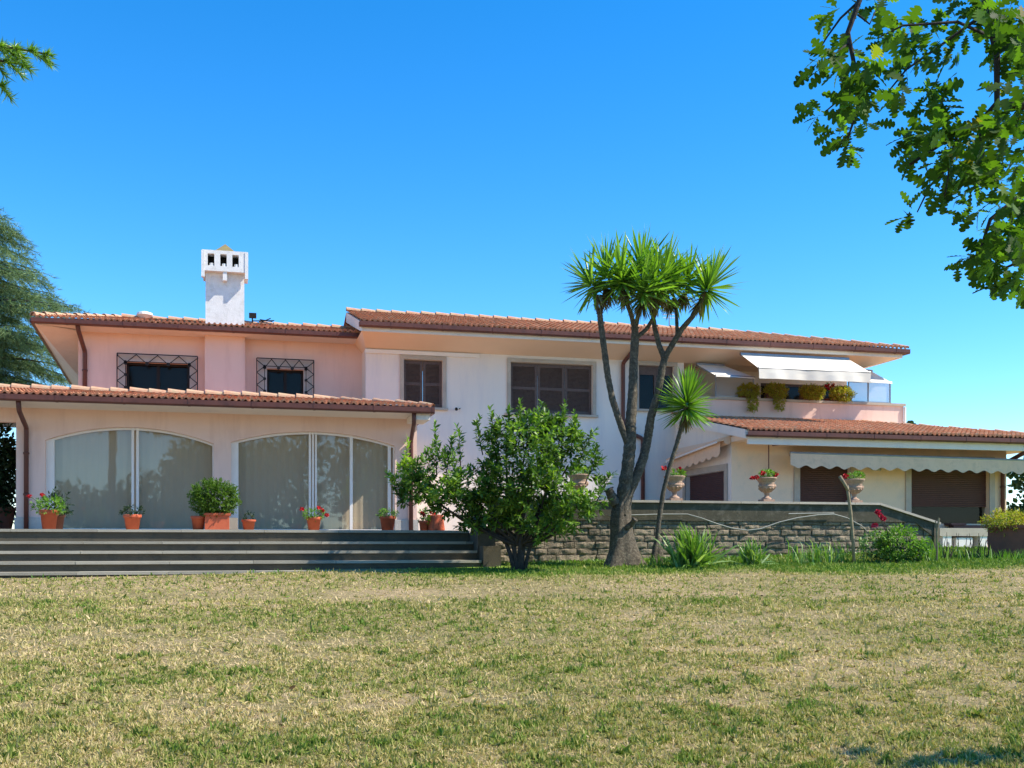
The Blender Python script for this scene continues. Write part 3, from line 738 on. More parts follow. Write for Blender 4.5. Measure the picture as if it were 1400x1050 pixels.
def roller(name, o, u, a, b, za, zb, depth, nrm, zbot=None, frame=.16, dark=True):
    u = Vector(u); n = Vector(nrm); o = Vector(o)
    q = lambda x, z, d=0: Vector((o.x + u.x * x, o.y + u.y * x, z)) - n * d
    f = MB(); fr_ = frame
    for x0, x1, z0, z1 in ((a - fr_, a, za, zb + fr_), (b, b + fr_, za, zb + fr_), (a, b, zb, zb + fr_)):
        p = [q(x0, z0, .0) + n * .003, q(x1, z0, .0) + n * .003, q(x1, z1, .0) + n * .003, q(x0, z1, .0) + n * .003]; f.prism(p, n * .035, .5)
    fo = f.build(name, MAT['cap'], H)
    g = MB(); z = zbot if zbot else za; h = .05
    while z < zb:
        p = [q(a, z, depth), q(a, z + h * .85, depth - .012), q(a, z + h, depth)]
        g.face([q(a, z, depth), q(b, z, depth), q(b, z + h * .75, depth - .012), q(a, z + h * .75, depth - .012)], .5)
        g.face([q(a, z + h * .75, depth - .012), q(b, z + h * .75, depth - .012), q(b, z + h, depth), q(a, z + h, depth)], .5); z += h
    g.build('roller_blind', MAT['roller'], fo)
    if zbot:
        d = MB(); d.face([q(a, za, depth + .15), q(b, za, depth + .15), q(b, zb, depth + .15), q(a, zb, depth + .15)]); d.build('interior', MAT['dark'], fo)
        p = MB(); p.face([q(a, za, depth + .05), q(b, za, depth + .05), q(b, zbot, depth + .05), q(a, zbot, depth + .05)]); p.build('pane', MAT['dglass'], fo)
    return fo
roller('roller_door', (XR0, YR, 0), (1, 0, 0), hol[0][0], hol[0][1], hol[0][2], hol[0][3], .12, (0, -1, 0))
roller('roller_window', (XR0, YR, 0), (1, 0, 0), hol[1][0], hol[1][1], hol[1][2], hol[1][3], .12, (0, -1, 0), zbot=PZ(1298, 693, YR + .12))
roller('roller_door', (XR0, YM, 0), (0, -1, 0), LS - db, LS - da, dz0, dz1, .12, (-1, 0, 0))
runR = 27.0 - YRE
XV = XR0 - .12
roofr = roof_slope('right_wing_roof', (XV, YRE - .05, zR + .15), (1, 0, 0), XRE - XV, runR + .6, (runR + .6) * pr, [(Vector((XRE, YRE, 0)), Vector((1, 1, 0)).normalized())], parent=H)
mb = MB()
mb.prism([(XV, YRE + .02, zR - .04), (XV, YM - .01, ztopf(YM) - .09), (XV, YM - .01, ztopf(YM) + .16), (XV, YRE + .02, zR + .17)], (.1, 0, 0), .5)
mb.box(XV + .1, YRE + .06, zR - .17, XRE - .1, YRE + .14, zR + .1, .5)
mb.build('fascia', MAT['white'], roofr)
mb = MB(); mb.box(XV + .1, YRE + .14, zR - .04, XRE - .12, YR + 4, zR + .09, .5)
mb.face([(XRE, YRE, zR + .14), (XRE, YRE + 9, zR + .14), (XRE - 4.6, YRE + 4.6, zR + .14 + 4.6 * pr)], .5)
mb.face([(XRE, YRE + 9, zR + .14), (XV + 5, YRE + 9, zR + .14), (XV + 5, YRE + 4.6, zR + .14 + 4.6 * pr), (XRE - 4.6, YRE + 4.6, zR + .14 + 4.6 * pr)], .5)
mb.build('soffit', MAT['soffit'], roofr)
mb = MB(); ridge_caps(mb, (XRE - 4.6, YRE + 4.6, zR + .16 + 4.6 * pr), (XRE, YRE, zR + .18), .08, .38); mb.build('ridge_tile', MAT['ridge'], roofr)
gutter('gutter', (XV + .02, YRE - .02, zR), (XRE + .05, YRE - .02, zR), roofr)
xd = PX(1371, YR - .08)
downpipe([(xd, YRE + .05, zR), (xd, YRE + .1, zR - .2), (xd, YR - .08, zR - .45), (xd, YR - .08, zfl)], r=.055)
# balcony parapet and screens
YP = 26.8; zp = EYE + 4.06; XP1 = PX(1235, YP); XP0 = XB + .02
mb = MB(); mb.box(XP0, YP, EYE + 3.1, XP1, YP + .18, zp - .07, .5); mb.box(XP1 - .18, YP + .18, EYE + 3.0, XP1, yS + 3, zp - .07, .5)
mb.box(XP0 - .0, YP + .18, EYE + 3.0, XP0 + .15, YM, zp - .07, .5)
bp_ = mb.build('balcony_parapet', MAT['pink'], H)
mb = MB(); mb.box(XP0 - .03, YP - .05, zp - .068, XP1 + .05, YP + .22, zp, .5); mb.build('coping', MAT['cap'], bp_)
mb = MB(); mb.tube([(XP1 + .02, YP - .04, zp - .1), (XP1 + .02, YP - .04, EYE + 3.35)], .035, 8); mb.build('rainwater_pipe', MAT['whitepaint'], bp_)
def screen(px0, px1, top0, top1, posts):
    X0, X1 = PX(px0, YP + .08), PX(px1, YP + .08); zt0, zt1 = PZ(px0, top0, YP + .08), PZ(px1, top1, YP + .08)
    f = MB(); y = YP + .08
    for px in posts:
        X = PX(px, y); f.tube([(X, y, zp), (X, y, zt0 + (zt1 - zt0) * (X - X0) / (X1 - X0))], .022, 8)
    f.bar((X0, y, zt0), (X1, y, zt1), .03); f.bar((X0, y, zp + .03), (X1, y, zp + .03), .03)
    fo = f.build('wind_screen', MAT['metal'], H)
    p = MB(); p.face([(X0, y + .02, zp + .02), (X1, y + .02, zp + .02), (X1, y + .02, zt1), (X0, y + .02, zt0)]); p.build('screen_sheet', MAT['plastic'], fo)
screen(978, 1030, 514, 517, (979, 1030)); screen(1160, 1218, 522, 523, (1160, 1187, 1217))
# side return of the right-hand screen
y = YP + .08; X1 = PX(1218, y)
def awning(name, tl, tr, fl, frt, Yb, Yf, drop, mat='awning', label=None, scal=0, sag=.0, stripe=None, wall=None):
    """fabric from back bar (pixels tl,tr at depth Yb) to front bar, valance hanging from the front bar"""
    a, b = P(*tl, Yb), P(*tr, Yb); c, d = P(*fl, Yf), P(*frt, Yf)
    m = MB(); nu, nv = 40, 6; pt = {}
    for i in range(nu + 1):
        for j in range(nv + 1):
            u, v = i / nu, j / nv
            p = a.lerp(b, u).lerp(c.lerp(d, u), v); p.z -= sag * math.sin(math.pi * v) ; pt[i, j] = p
    for i in range(nu):
        for j in range(nv): m.face([pt[i, j], pt[i + 1, j], pt[i + 1, j + 1], pt[i, j + 1]], .5)
    m2 = MB(); n2 = 160; L = (d - c).length
    prev = None
    for i in range(n2 + 1):
        u = i / n2; p = c.lerp(d, u); hh = drop
        if scal: hh = drop - .036 * (1 + math.cos(2 * math.pi * u * L / scal))
        wv = .03 * math.sin(u * L * 3.1) + .012 * math.sin(u * L * 11 + 2) if not scal else .012 * math.sin(u * L * 7)
        top = p + Vector((0, -.02, .01)); bot = p + Vector((0, -.03 - wv, -hh)); mid = p + Vector((0, -.025 - wv * .5, -hh * .45))
        if prev:
            m2.face([prev[0], top, mid, prev[1]], .5); m2.face([prev[1], mid, bot, prev[2]], .5)
        prev = (top, mid, bot)
    fo = m.build(name, MAT[mat], H, smooth=True)
    m2.build('valance', MAT[mat], fo, smooth=True)
    bb = MB(); bb.tube([c, d], .03, 8); bb.tube([a, b], .05, 10)
    e1, e2 = a.lerp(b, .12), c.lerp(d, .12)
    for u in (.06, .94): 
        e1, e2 = a.lerp(b, u), c.lerp(d, u); md = e1.lerp(e2, .5) - Vector((0, 0, .05)); bb.bar(e1 - Vector((0, 0, .06)), md, .03); bb.bar(md, e2 - Vector((0, 0, .02)), .03)
    bb.build('awning_frame', MAT['metal'], fo)
    return fo
awning('balcony_awning', (1012, 484), (1160, 491), (1037, 503), (1190, 509), YME + .15, 25.3, .28)
awning('balcony_awning', (952, 498), (990, 500), (978, 513), (1032, 516), 27.35, 26.3, .04)
awning('balcony_awning', (1168, 505), (1192, 508), (1186, 521), (1219, 523), 27.3, 26.4, .04)
awning('terrace_awning', (1080, 621), (1420, 631), (1080, 619), (1420, 630), YR - .02, YRE + .28, .37, mat='awningdull', scal=.42)
# awning of the side door, mostly rolled in
a0, a1 = Vector((XR0 - .38, YR + .0, EYE + 2.46)), Vector((XR0 - .38, YM - .25, EYE + 2.40))
m = MB(); m.prism([(XR0 - .40, YR - .02, EYE + 2.53), (XR0 - .003, YR - .02, EYE + 2.60), (XR0 - .003, YR - .02, EYE + 2.70), (XR0 - .40, YR - .02, EYE + 2.60)], (0, YM - .28 - YR, -.24), .5); m.tube([(XR0 - .12, YR - .03, EYE + 2.56), (XR0 - .12, YM - .3, EYE + 2.32)], .09, 12)
sa = m.build('side_awning', MAT['awningdull'], H)
m = MB(); n = 60; prev = None
for i in range(n + 1):
    Y = YR + (YM - .3 - YR) * i / n; hh = .42 - .10 * (1 - abs(math.sin(math.pi * (Y - YR) / .4)) ** .7)
    t_, b_ = Vector((XR0 - .30, Y, EYE + 2.54 - .24 * i / n)), Vector((XR0 - .31, Y, EYE + 2.54 - hh * .85 - .24 * i / n))
    if prev: m.face([prev[0], t_, b_, prev[1]], .5)
    prev = (t_, b_)
m.build('valance', MAT['awningdull'], sa)
m = MB(); m.tube([(XR0 - .41, YR - .02, EYE + 2.52), (XR0 - .41, YM - .3, EYE + 2.28)], .025, 8); m.build('awning_frame', MAT['whitepaint'], sa)
# crank rod and wall lamp
m = MB(); xq = PX(1051, YRE + .45); m.tube([(xq, YRE + .45, zR - .06), (xq, YRE + .45, EYE + .9)], .014, 6); m.box(xq - .12, YRE + .4, zR - .09, xq + .1, YRE + .5, zR - .05); m.tube([(xq + .1, YRE + .45, zR - .15), (xq + .3, YRE + .45, zR - .12)], .02, 6)
m.build('awning_crank', MAT['gutter'], H)
m = MB(); xq = PX(1198, YR - .1); zq = PZ(1198, 641, YR - .1); m.tube([(xq - .12, YR - .1, zq + .03), (xq + .12, YR - .12, zq - .02)], [.06, .035], 10); m.tube([(xq, YR - .1, zq), (xq, YR, zq)], .02, 6); m.build('wall_lamp', MAT['metal'], H)
m = MB(); m.lathe((PX(624, YM - .1), YM - .1, PZ(628, 560, YM)), [(.02, -.04), (.04, -.02), (.04, .02), (.02, .04)], 10); m.bar((PX(628, YM), YM - .1, PZ(628, 559, YM)), (PX(628, YM), YM, PZ(628, 559, YM)), .02); m.build('spotlight', MAT['dark'], H)

# ------------------------------------------------------------------ terrace, steps, stone wall
XS1 = PX(642, 20.74)
YT = 20.74
m = MB(); m.box(-14, YT + .2, Z0 - .5, XS1 + .3, 30, Z0 - .05, .5); m.box(XS1 + .3, YT + .01, Z0 - .5, 14.8, 30, Z0 - .051, .5)
tf = m.build('terrace', MAT['floor']); tag(tf, 'paved terrace in front of the house, edged by the steps', kind='structure')
levels = [(20.74, Z0), (20.38, EYE + .068), (20.02, EYE - .106), (19.66, EYE - .287), (19.30, EYE - .46)]
steps = empty('stone_steps', (-2, 19.3, EYE - .6), 'wide dark stone steps up to the terrace in front of the arched glazing', 'steps')
for k, (Y, z) in enumerate(levels):
    yb_ = 30 if k == 0 else levels[k - 1][0] + .06
    m = MB(); zb = levels[k + 1][1] if k < 4 else EYE - .9
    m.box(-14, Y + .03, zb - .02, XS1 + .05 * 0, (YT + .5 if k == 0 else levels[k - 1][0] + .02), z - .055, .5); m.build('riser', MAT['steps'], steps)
    m = MB(); x = -14.2
    while x < XS1:
        L = 1.45 + random.uniform(-.1, .1); x1 = min(x + L, XS1)
        m.box(x + .003, Y - .012 + random.uniform(-.004, .004), z - .052, x1 - .003, (YT + 1.2 if k == 0 else levels[k - 1][0] + .03), z + random.uniform(-.004, .0)); x = x1
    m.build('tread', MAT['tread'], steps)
# end pier of the steps
m = MB()
xa = XS1 + .01
m.box(xa, 20.0, EYE - .8, xa + .34, 20.75, Z0 - .02); m.box(xa + .02, 19.62, EYE - .8, xa + .36, 19.98, EYE - .02)
m.prism([(xa + .03, 20.1, Z0 - .02), (xa + .03, 20.8, Z0 - .02), (xa + .03, 20.8, Z0 + .28), (xa + .03, 20.62, Z0 + .28)], (.2, 0, 0))
pier = m.build('stone_pier', MAT['steps'], origin=(xa + .2, 20, EYE - .6)); tag(pier, 'dark stepped stone pier closing the right end of the steps beside the lemon tree', 'pier')

rwall = empty('retaining_wall', (8, 20.5, EYE - .45), 'rough stone block retaining wall with a dark cement band under its coping', 'wall')
YL = 20.45; zc = EYE + .92; XL0 = XS1 + .36; XL1 = PX(1202, YL); XL2 = PX(1283, YL); zc2 = EYE + .50
m = MB(); m.prism([(XL0, YL, EYE + .50), (XL1 + .9, YL, EYE + .50), (XL2, YL, EYE + .1), (XL2, YL, zc2 - .05), (XL1, YL, zc - .05), (XL0, YL, zc - .05)], (0, .26, 0), .5)
m.build('cement_band', MAT['band'], rwall)
m = MB(); x = XL0
while x < XL1 - .01:
    x1 = min(x + 1.35, XL1); m.box(x + .003, YL - .05, zc - .048, x1 - .003, YL + .31, zc); x = x1
m.prism([(XL1, YL - .05, zc - .05), (XL1, YL - .05, zc), (XL2 + .03, YL - .05, zc2), (XL2 + .03, YL - .05, zc2 - .05)], (0, .36, 0))
m.build('coping', MAT['cap'], rwall)
m = MB(); m.box(XL0, YL + .06, EYE - 1.0, XL2, YL + .25, EYE + .52, .5); m.box(XL2 - .12, YL - .02, EYE - .6, XL2 + .0, YL + .3, zc2 - .052, .5); m.build('mortar_bed', MAT['mortar'], rwall)
m = MB(); rows = [EYE - .90, EYE - .77, EYE - .62, EYE - .49, EYE - .35, EYE - .2, EYE - .07, EYE + .07, EYE + .20, EYE + .33, EYE + .42, EYE + .505]
for r_ in range(len(rows) - 1):
    x = XL0 - random.random() * .2
    while x < XL2 - .15:
        L = random.uniform(.2, .5); x0, x1 = max(x, XL0) + .008, min(x + L, XL2 - .13) - .008
        if x1 - x0 > .06:
            z0, z1 = rows[r_] + .007, rows[r_ + 1] - .007; nu, nv = max(3, int((x1 - x0) / .06)), 4; rr = random.random(); rec = random.uniform(-.015, .02)
            pt = {}
            for i in range(nu + 1):
                for j in range(nv + 1):
                    X = x0 + (x1 - x0) * i / nu; Z = z0 + (z1 - z0) * j / nv
                    e = min(1, min(i, nu - i) / 1.0, min(j, nv - j) / 1.0)
                    d = .006 + e * (.012 + .028 * noise.noise(Vector((X * 9, r_ * 3.1, Z * 9)))) + rec
                    pt[i, j] = (X + (random.uniform(-.006, .006) if e < 1 else 0), YL + .05 - d, Z + (random.uniform(-.006, .006)))
            for i in range(nu):
                for j in range(nv): m.face([pt[i, j], pt[i + 1, j], pt[i + 1, j + 1], pt[i, j + 1]], rr)
            for i in range(nu):
                for j, s_ in ((0, -1), (nv, 1)):
                    a, b = pt[i, j], pt[i + 1, j]; m.face([a, b, (b[0], YL + .08, b[2]), (a[0], YL + .08, a[2])], rr)
        x += L
m.build('stone_blocks', MAT['block'], rwall)
# hose
pts = [(832, 705), (870, 704), (905, 703), (940, 703)]
hp = [P(px, py, YL - .05) for px, py in pts] + [P(px, py, YL - .16) for px, py in ((958, 708), (980, 716), (1000, 722), (1022, 725), (1040, 723), (1065, 714), (1090, 708), (1118, 704), (1140, 703), (1158, 708), (1178, 719), (1186, 727))]
m = MB(); m.tube(hp, .012, 8); hs = m.build('garden_hose', MAT['hose'], smooth=True, origin=hp[0]); tag(hs, 'pale garden hose sagging along the face of the stone wall', 'hose')
m = MB(); hp2 = [P(px, py, YL - .06) for px, py in ((1078, 702.5), (1100, 702), (1140, 701.5))]; m.tube(hp2, .012, 8); h2 = m.build('water_pipe', MAT['hose'], origin=hp2[0]); tag(h2, 'short straight pale pipe fixed to the cement band above the sagging hose', 'pipe')

# ------------------------------------------------------------------ vegetation builders
LEAF = [(0, 0, 0), (.16, .25, .03), (.2, .55, .02), (0, 1, -.06), (-.2, .55, .02), (-.16, .25, .03), (0, .5, -.03)]
LEAFF = [(0, 1, 6), (1, 2, 6), (2, 3, 6), (3, 4, 6), (4, 5, 6), (5, 0, 6)]
def rand_dirs(n, zb=0.0):
    d = RNG.normal(size=(n, 3)); d[:, 2] += zb; return d / np.linalg.norm(d, axis=1, keepdims=True)
def shoots(tips, dirs, nl, length, leaf, spread=.9, jit=.25):
    """leaves spiralling along short shoots -> pos, dir, size arrays"""
    P_, D_, S_ = [], [], []
    for tp, dr in zip(tips, dirs):
        dr = dr / np.linalg.norm(dr); a = np.cross(dr, [0.3, .2, .9]); a /= np.linalg.norm(a); b = np.cross(dr, a)
        ph = random.random() * 6.28
        for k in range(nl):
            u = k / nl; ang = ph + k * 2.4
            out = a * math.cos(ang) + b * math.sin(ang)
            P_.append(tp + dr * (u * length)); D_.append(out * spread * (1.1 - .7 * u) + dr * (.35 + .6 * u) + RNG.normal(size=3) * jit); S_.append(leaf * random.uniform(.65, 1.15) * (1.1 - .35 * u))
    return np.array(P_), np.array(D_), np.array(S_)
def limb(mb, pts, r0, r1, n=8):
    k = len(pts); mb.tube(pts, [r0 + (r1 - r0) * i / (k - 1) for i in range(k)], n)
def bez(a, b, bow, n=6):
    a, b, bow = Vector(a), Vector(b), Vector(bow); return [a.lerp(b, i / n) + bow * math.sin(math.pi * i / n) for i in range(n + 1)]

# --- lemon tree (big bush by the steps)
def lemon_tree():
    T0 = 19.2; base = PT(712, 772, T0); base.z = G(base.x, base.y) - .03
    root = empty('lemon_tree', base, 'bushy dark green lemon tree in front of the end of the steps', 'tree')
    blobs = [(742, 612, 58, 42, .55), (712, 645, 52, 45, .6), (775, 640, 42, 45, .5), (745, 672, 62, 38, .7), (600, 652, 36, 34, .45), (640, 672, 34, 28, .4), (692, 606, 24, 26, .3),
             (798, 678, 26, 30, .4), (775, 700, 34, 22, .5), (728, 708, 46, 18, .5), (620, 684, 34, 20, .4), (566, 655, 22, 20, .3), (725, 588, 32, 18, .3), (765, 600, 32, 26, .35), (668, 690, 38, 20, .45), (690, 716, 34, 16, .4), (742, 724, 36, 14, .4), (652, 712, 26, 14, .35), (690, 668, 40, 30, .5), (575, 672, 22, 16, .3)]
    tips, dirs = [], []; mb = MB()
    org = PT(712, 745, T0)
    for bi, (cx, cy, rx, ry, dz) in enumerate(blobs):
        c = PT(cx, cy, T0 + random.uniform(-.25, .25)); sx, sz = rx / 75.5, ry / 75.5
        n = int(32 + 185 * sx * sz * 2)
        for _ in range(n):
            d = rand_dirs(1)[0]; rad = random.uniform(.45, 1.0) ** .6
            p = np.array(c) + np.array([d[0] * sx, d[1] * dz, d[2] * sz]) * rad
            if np.linalg.norm((p - np.array(PT(791, 664, T0))) * np.array([1, .3, 1])) < .26: continue
            if noise.noise(Vector(p) * 2.6) < -.2 and random.random() < .85: continue
            tips.append(p); dd = d * .8 + np.array([0, 0, .55]) + RNG.normal(size=3) * .3; dirs.append(dd)
        mid = org.lerp(c, .5) + Vector((random.uniform(-.1, .1), random.uniform(-.1, .1), -.1))
        limb(mb, bez(org + Vector((random.uniform(-.1, .1), 0, 0)), c, (random.uniform(-.15, .15), 0, -.12), 6), .035, .012, 6)
    # leading shoots that break the outline
    for (px, py, qx, qy) in ((597, 630, 595, 590), (630, 625, 628, 595), (552, 640, 556, 612), (545, 655, 535, 655), (560, 670, 545, 680), (680, 590, 672, 570), (715, 585, 710, 560), (745, 580, 742, 562), (768, 580, 770, 562), (790, 612, 808, 596), (800, 640, 815, 622), (815, 665, 832, 655), (660, 600, 652, 582), (700, 580, 695, 566), (781, 590, 786, 575), (610, 625, 618, 604)):
        a, b = PT(px, py + 22, T0), PT(qx, qy, T0 + random.uniform(-.2, .2)); limb(mb, [a, b], .012, .004, 5)
        for u in np.linspace(.15, 1, 6):
            tips.append(np.array(a.lerp(b, u))); dirs.append(np.array(b - a) + RNG.normal(size=3) * .12)
    P_, D_, S_ = shoots(tips, dirs, 10, .18, .125)
    print('lemon leaves', len(P_))
    rn = np.clip(RNG.normal(.42, .2, len(P_)) + .3 * (RNG.random(len(P_)) > .94), 0, 1)
    cl = np.array([noise.noise(Vector(q) * 1.7) + .5 * noise.noise(Vector(q) * 4) for q in P_]); rn = np.clip(rn + .6 * cl, 0, 1)
    yel = (P_[:, 0] < PT(562, 0, T0).x) & (P_[:, 2] > PT(0, 665, T0).z); rn[yel] = np.clip(rn[yel] + .45, 0, 1)
    cloud('foliage', LEAF, LEAFF, frames(D_, RNG.normal(0, .5, len(P_)), S_), P_, MAT['lemon'], root, rnd=rn)
    for (bx, mx, tx, r) in ((708, 700, 690, .05), (712, 716, 740, .055), (705, 690, 655, .045), (716, 728, 770, .04), (709, 712, 715, .05)):
        limb(mb, [Vector((PT(bx, 0, T0).x, PT(bx, 0, T0).y, base.z - .05)), PT((bx + mx) / 2, 757, T0 + .02), PT(mx, 738, T0 + random.uniform(-.1, .1)), PT((mx + tx) / 2, 718, T0), PT(tx, 690, T0)], r, r * .55, 8)
    mb.build('trunk', MAT['barkdark'], root, smooth=True)
lemon_tree()

# --- yuccas
SW = [(-.028, 0, 0), (.028, 0, 0), (0, 0, -.014), (-.034, .45, .01), (.034, .45, .01), (0, .45, -.012), (-.022, .8, .0), (.022, .8, .0), (0, .8, -.008), (0, 1, -.01)]
SWF = [(0, 2, 5, 3), (2, 1, 4, 5), (3, 5, 8, 6), (5, 4, 7, 8), (6, 8, 9), (8, 7, 9)]
def rosette(center, axis, n, L, maxang=2.3, minang=.05):
    axis = np.array(axis, float); axis /= np.linalg.norm(axis); a = np.cross(axis, [.2, .9, .1]); a /= np.linalg.norm(a); b = np.cross(axis, a)
    th = minang + (maxang - minang) * RNG.random(n) ** .85; ph = RNG.uniform(0, 6.28, n)
    D = axis * np.cos(th)[:, None] + (a * np.cos(ph)[:, None] + b * np.sin(ph)[:, None]) * np.sin(th)[:, None]
    D[:, 2] += .08
    pos = np.array(center) + axis * (.10 - .09 * th[:, None]) + D * .03
    return pos, D, L * RNG.uniform(.78, 1.12, n), th
def stem_path(pxs, t0, wob=.0):
    return [PT(x, y, t0 + dt) for x, y, dt in pxs]
def yucca(name, base_t, stems, heads, label, Lh, trunkflare):
    base = PT(*trunkflare[0][:2], base_t); root = empty(name, (base.x, base.y, G(base.x, base.y)), label, 'tree')
    mb = MB()
    for pts, r0, r1 in stems:
        pp = [PT(x, y, base_t + dt) for x, y, dt in pts]
        # densify with small knobbly steps
        out = []; rr = []
        for i in range(len(pp) - 1):
            k = 11
            for j in range(k):
                u = j / k; out.append(pp[i].lerp(pp[i + 1], u)); g = (i + u) / (len(pp) - 1); rr.append((r0 + (r1 - r0) * g) * .71 * random.uniform(.93, 1.06))
        out.append(pp[-1]); rr.append(r1); mb.tube(out, rr, 12)
    # flared bole
    n = 26; rings = []
    for (cx, y, half) in trunkflare:
        c = PT(cx, y, base_t); ring = []
        for k in range(n):
            a = 2 * math.pi * k / n; R = .86 * half / F * base_t * (1 + (.10 + .004 * max(0, y - 730)) * math.sin(3 * a + y * .02) + .08 * math.sin(7 * a + y * .03) + .10 * noise.noise(Vector((a * 3, y * .1, 1))))
            ring.append((c.x + R * math.cos(a), c.y + R * math.sin(a) * .85, c.z))
        rings.append(ring)
    bidx = len(mb.v)
    for r_ in rings: mb.v += r_
    for i in range(len(rings) - 1):
        for k in range(n):
            k2 = (k + 1) % n; mb.f.append((bidx + i * n + k, bidx + i * n + k2, bidx + (i + 1) * n + k2, bidx + (i + 1) * n + k)); mb.r.append(.5)
    mb.build('trunk', MAT['bark'], root, smooth=True)
    PP, DD, SS, RR = [], [], [], []; DP, DDD, DS = [], [], []
    for (hx, hy, dt, ax, az, n, sc) in heads:
        c = PT(hx, hy, base_t + dt); axis = (ax * CA, -ax * SA, az)
        p, d, s, th = rosette(c, axis, int(n * 1.08), Lh * sc); PP.append(p); DD.append(d); SS.append(s); RR.append(np.clip(RNG.normal(.55, .2, len(th)) - .12 * (th - 1), 0, 1))
        p, d, s, th = rosette(np.array(c) - np.array(axis) * .12, axis, 44, Lh * .45, 2.95, 2.2); DP.append(p); DDD.append(d); DS.append(s)
    P_, D_, S_, R_ = map(np.concatenate, (PP, DD, SS, RR))
    cloud('crown', SW, SWF, frames(D_, RNG.normal(0, .35, len(P_)), S_, np.full(len(P_), 1.0)), P_, MAT['yucca'], root, rnd=R_)
    P_, D_, S_ = map(np.concatenate, (DP, DDD, DS)); cloud('dry_leaves', SW, SWF, frames(D_, None, S_, np.full(len(P_), 1.4)), P_, MAT['yuccadry'], root)
T1 = 20.3
stems = [([(850, 705, 0), (853, 672, 0), (858, 640, 0), (862, 602, 0), (862, 578, 0), (865, 540, .05), (866, 502, .1), (868, 465, .1), (868, 448, .1)], .20, .095),
         ([(860, 612, 0), (852, 590, -.05), (845, 570, -.1), (837, 545, -.12), (831, 515, -.15), (826, 477, -.2), (821, 440, -.2), (820, 428, -.2)], .095, .075),
         ([(820, 432, -.2), (814, 412, -.22), (811, 392, -.25)], .06, .045), ([(820, 430, -.2), (826, 410, -.15), (827, 392, -.1)], .06, .045),
         ([(853, 700, 0), (860, 672, .05), (870, 652, .1), (880, 625, .15), (886, 597, .2), (890, 570, .2), (899, 540, .2), (905, 505, .2), (909, 488, .2)], .15, .09),
         ([(909, 492, .2), (901, 472, .25), (895, 448, .3), (892, 425, .3), (888, 400, .3)], .08, .055),
         ([(908, 490, .2), (921, 468, .15), (932, 450, .1), (946, 434, 0), (957, 415, -.05), (963, 398, -.1)], .085, .06),
         ([(868, 452, .1), (863, 430, .0), (856, 412, -.1), (851, 395, -.15)], .07, .05), ([(868, 450, .1), (874, 425, .2), (878, 405, .2), (877, 385, .2)], .07, .05),
         ([(870, 462, .1), (884, 450, .2), (895, 432, .1), (902, 408, .0), (906, 392, -.1)], .06, .045),
         ([(926, 458, .1), (925, 432, .3), (921, 408, .4)], .055, .04),
         ([(842, 690, -.05), (836, 678, -.05), (832, 669, -.08)], .15, .11), ([(856, 722, -.1), (864, 716, -.14), (868, 710, -.2)], .09, .065)]
heads = [(808, 388, -.3, -.55, .8, 75, .85), (829, 378, -.1, -.15, 1, 80, .95), (850, 380, -.3, -.25, 1, 85, 1.0), (877, 372, .3, 0, 1, 95, 1.05), (880, 395, -.45, .1, .9, 80, .9),
         (908, 380, -.1, .15, 1, 85, .95), (921, 392, .5, .2, 1, 70, .9), (968, 394, -.1, .5, .85, 105, .95), (940, 384, .25, .25, 1, 70, .85), (895, 388, -.25, .0, 1, 70, .95)]
yucca('yucca_tree', T1, stems, heads, 'tall many stemmed yucca tree with a flared grey trunk by the stone wall', .76,
      [(851, 786, 36), (851, 775, 32), (850, 762, 25), (850, 745, 20), (849, 728, 17.5), (848, 712, 16), (849, 698, 15), (850, 688, 13), (851, 680, 8)])
stems2 = [([(897, 770, 0), (898, 745, 0), (901, 710, 0), (907, 672, 0), (915, 640, 0), (924, 612, 0), (930, 590, 0), (936, 568, 0), (938, 556, 0)], .065, .06)]
yucca('young_yucca', 20.35, stems2, [(939, 552, 0, .08, 1, 190, .98)], 'slim leaning yucca with a single round head of sword leaves beside the big yucca', .62,
      [(897, 778, 11), (897, 762, 9.5), (898, 748, 7.5), (899, 738, 4.5)])

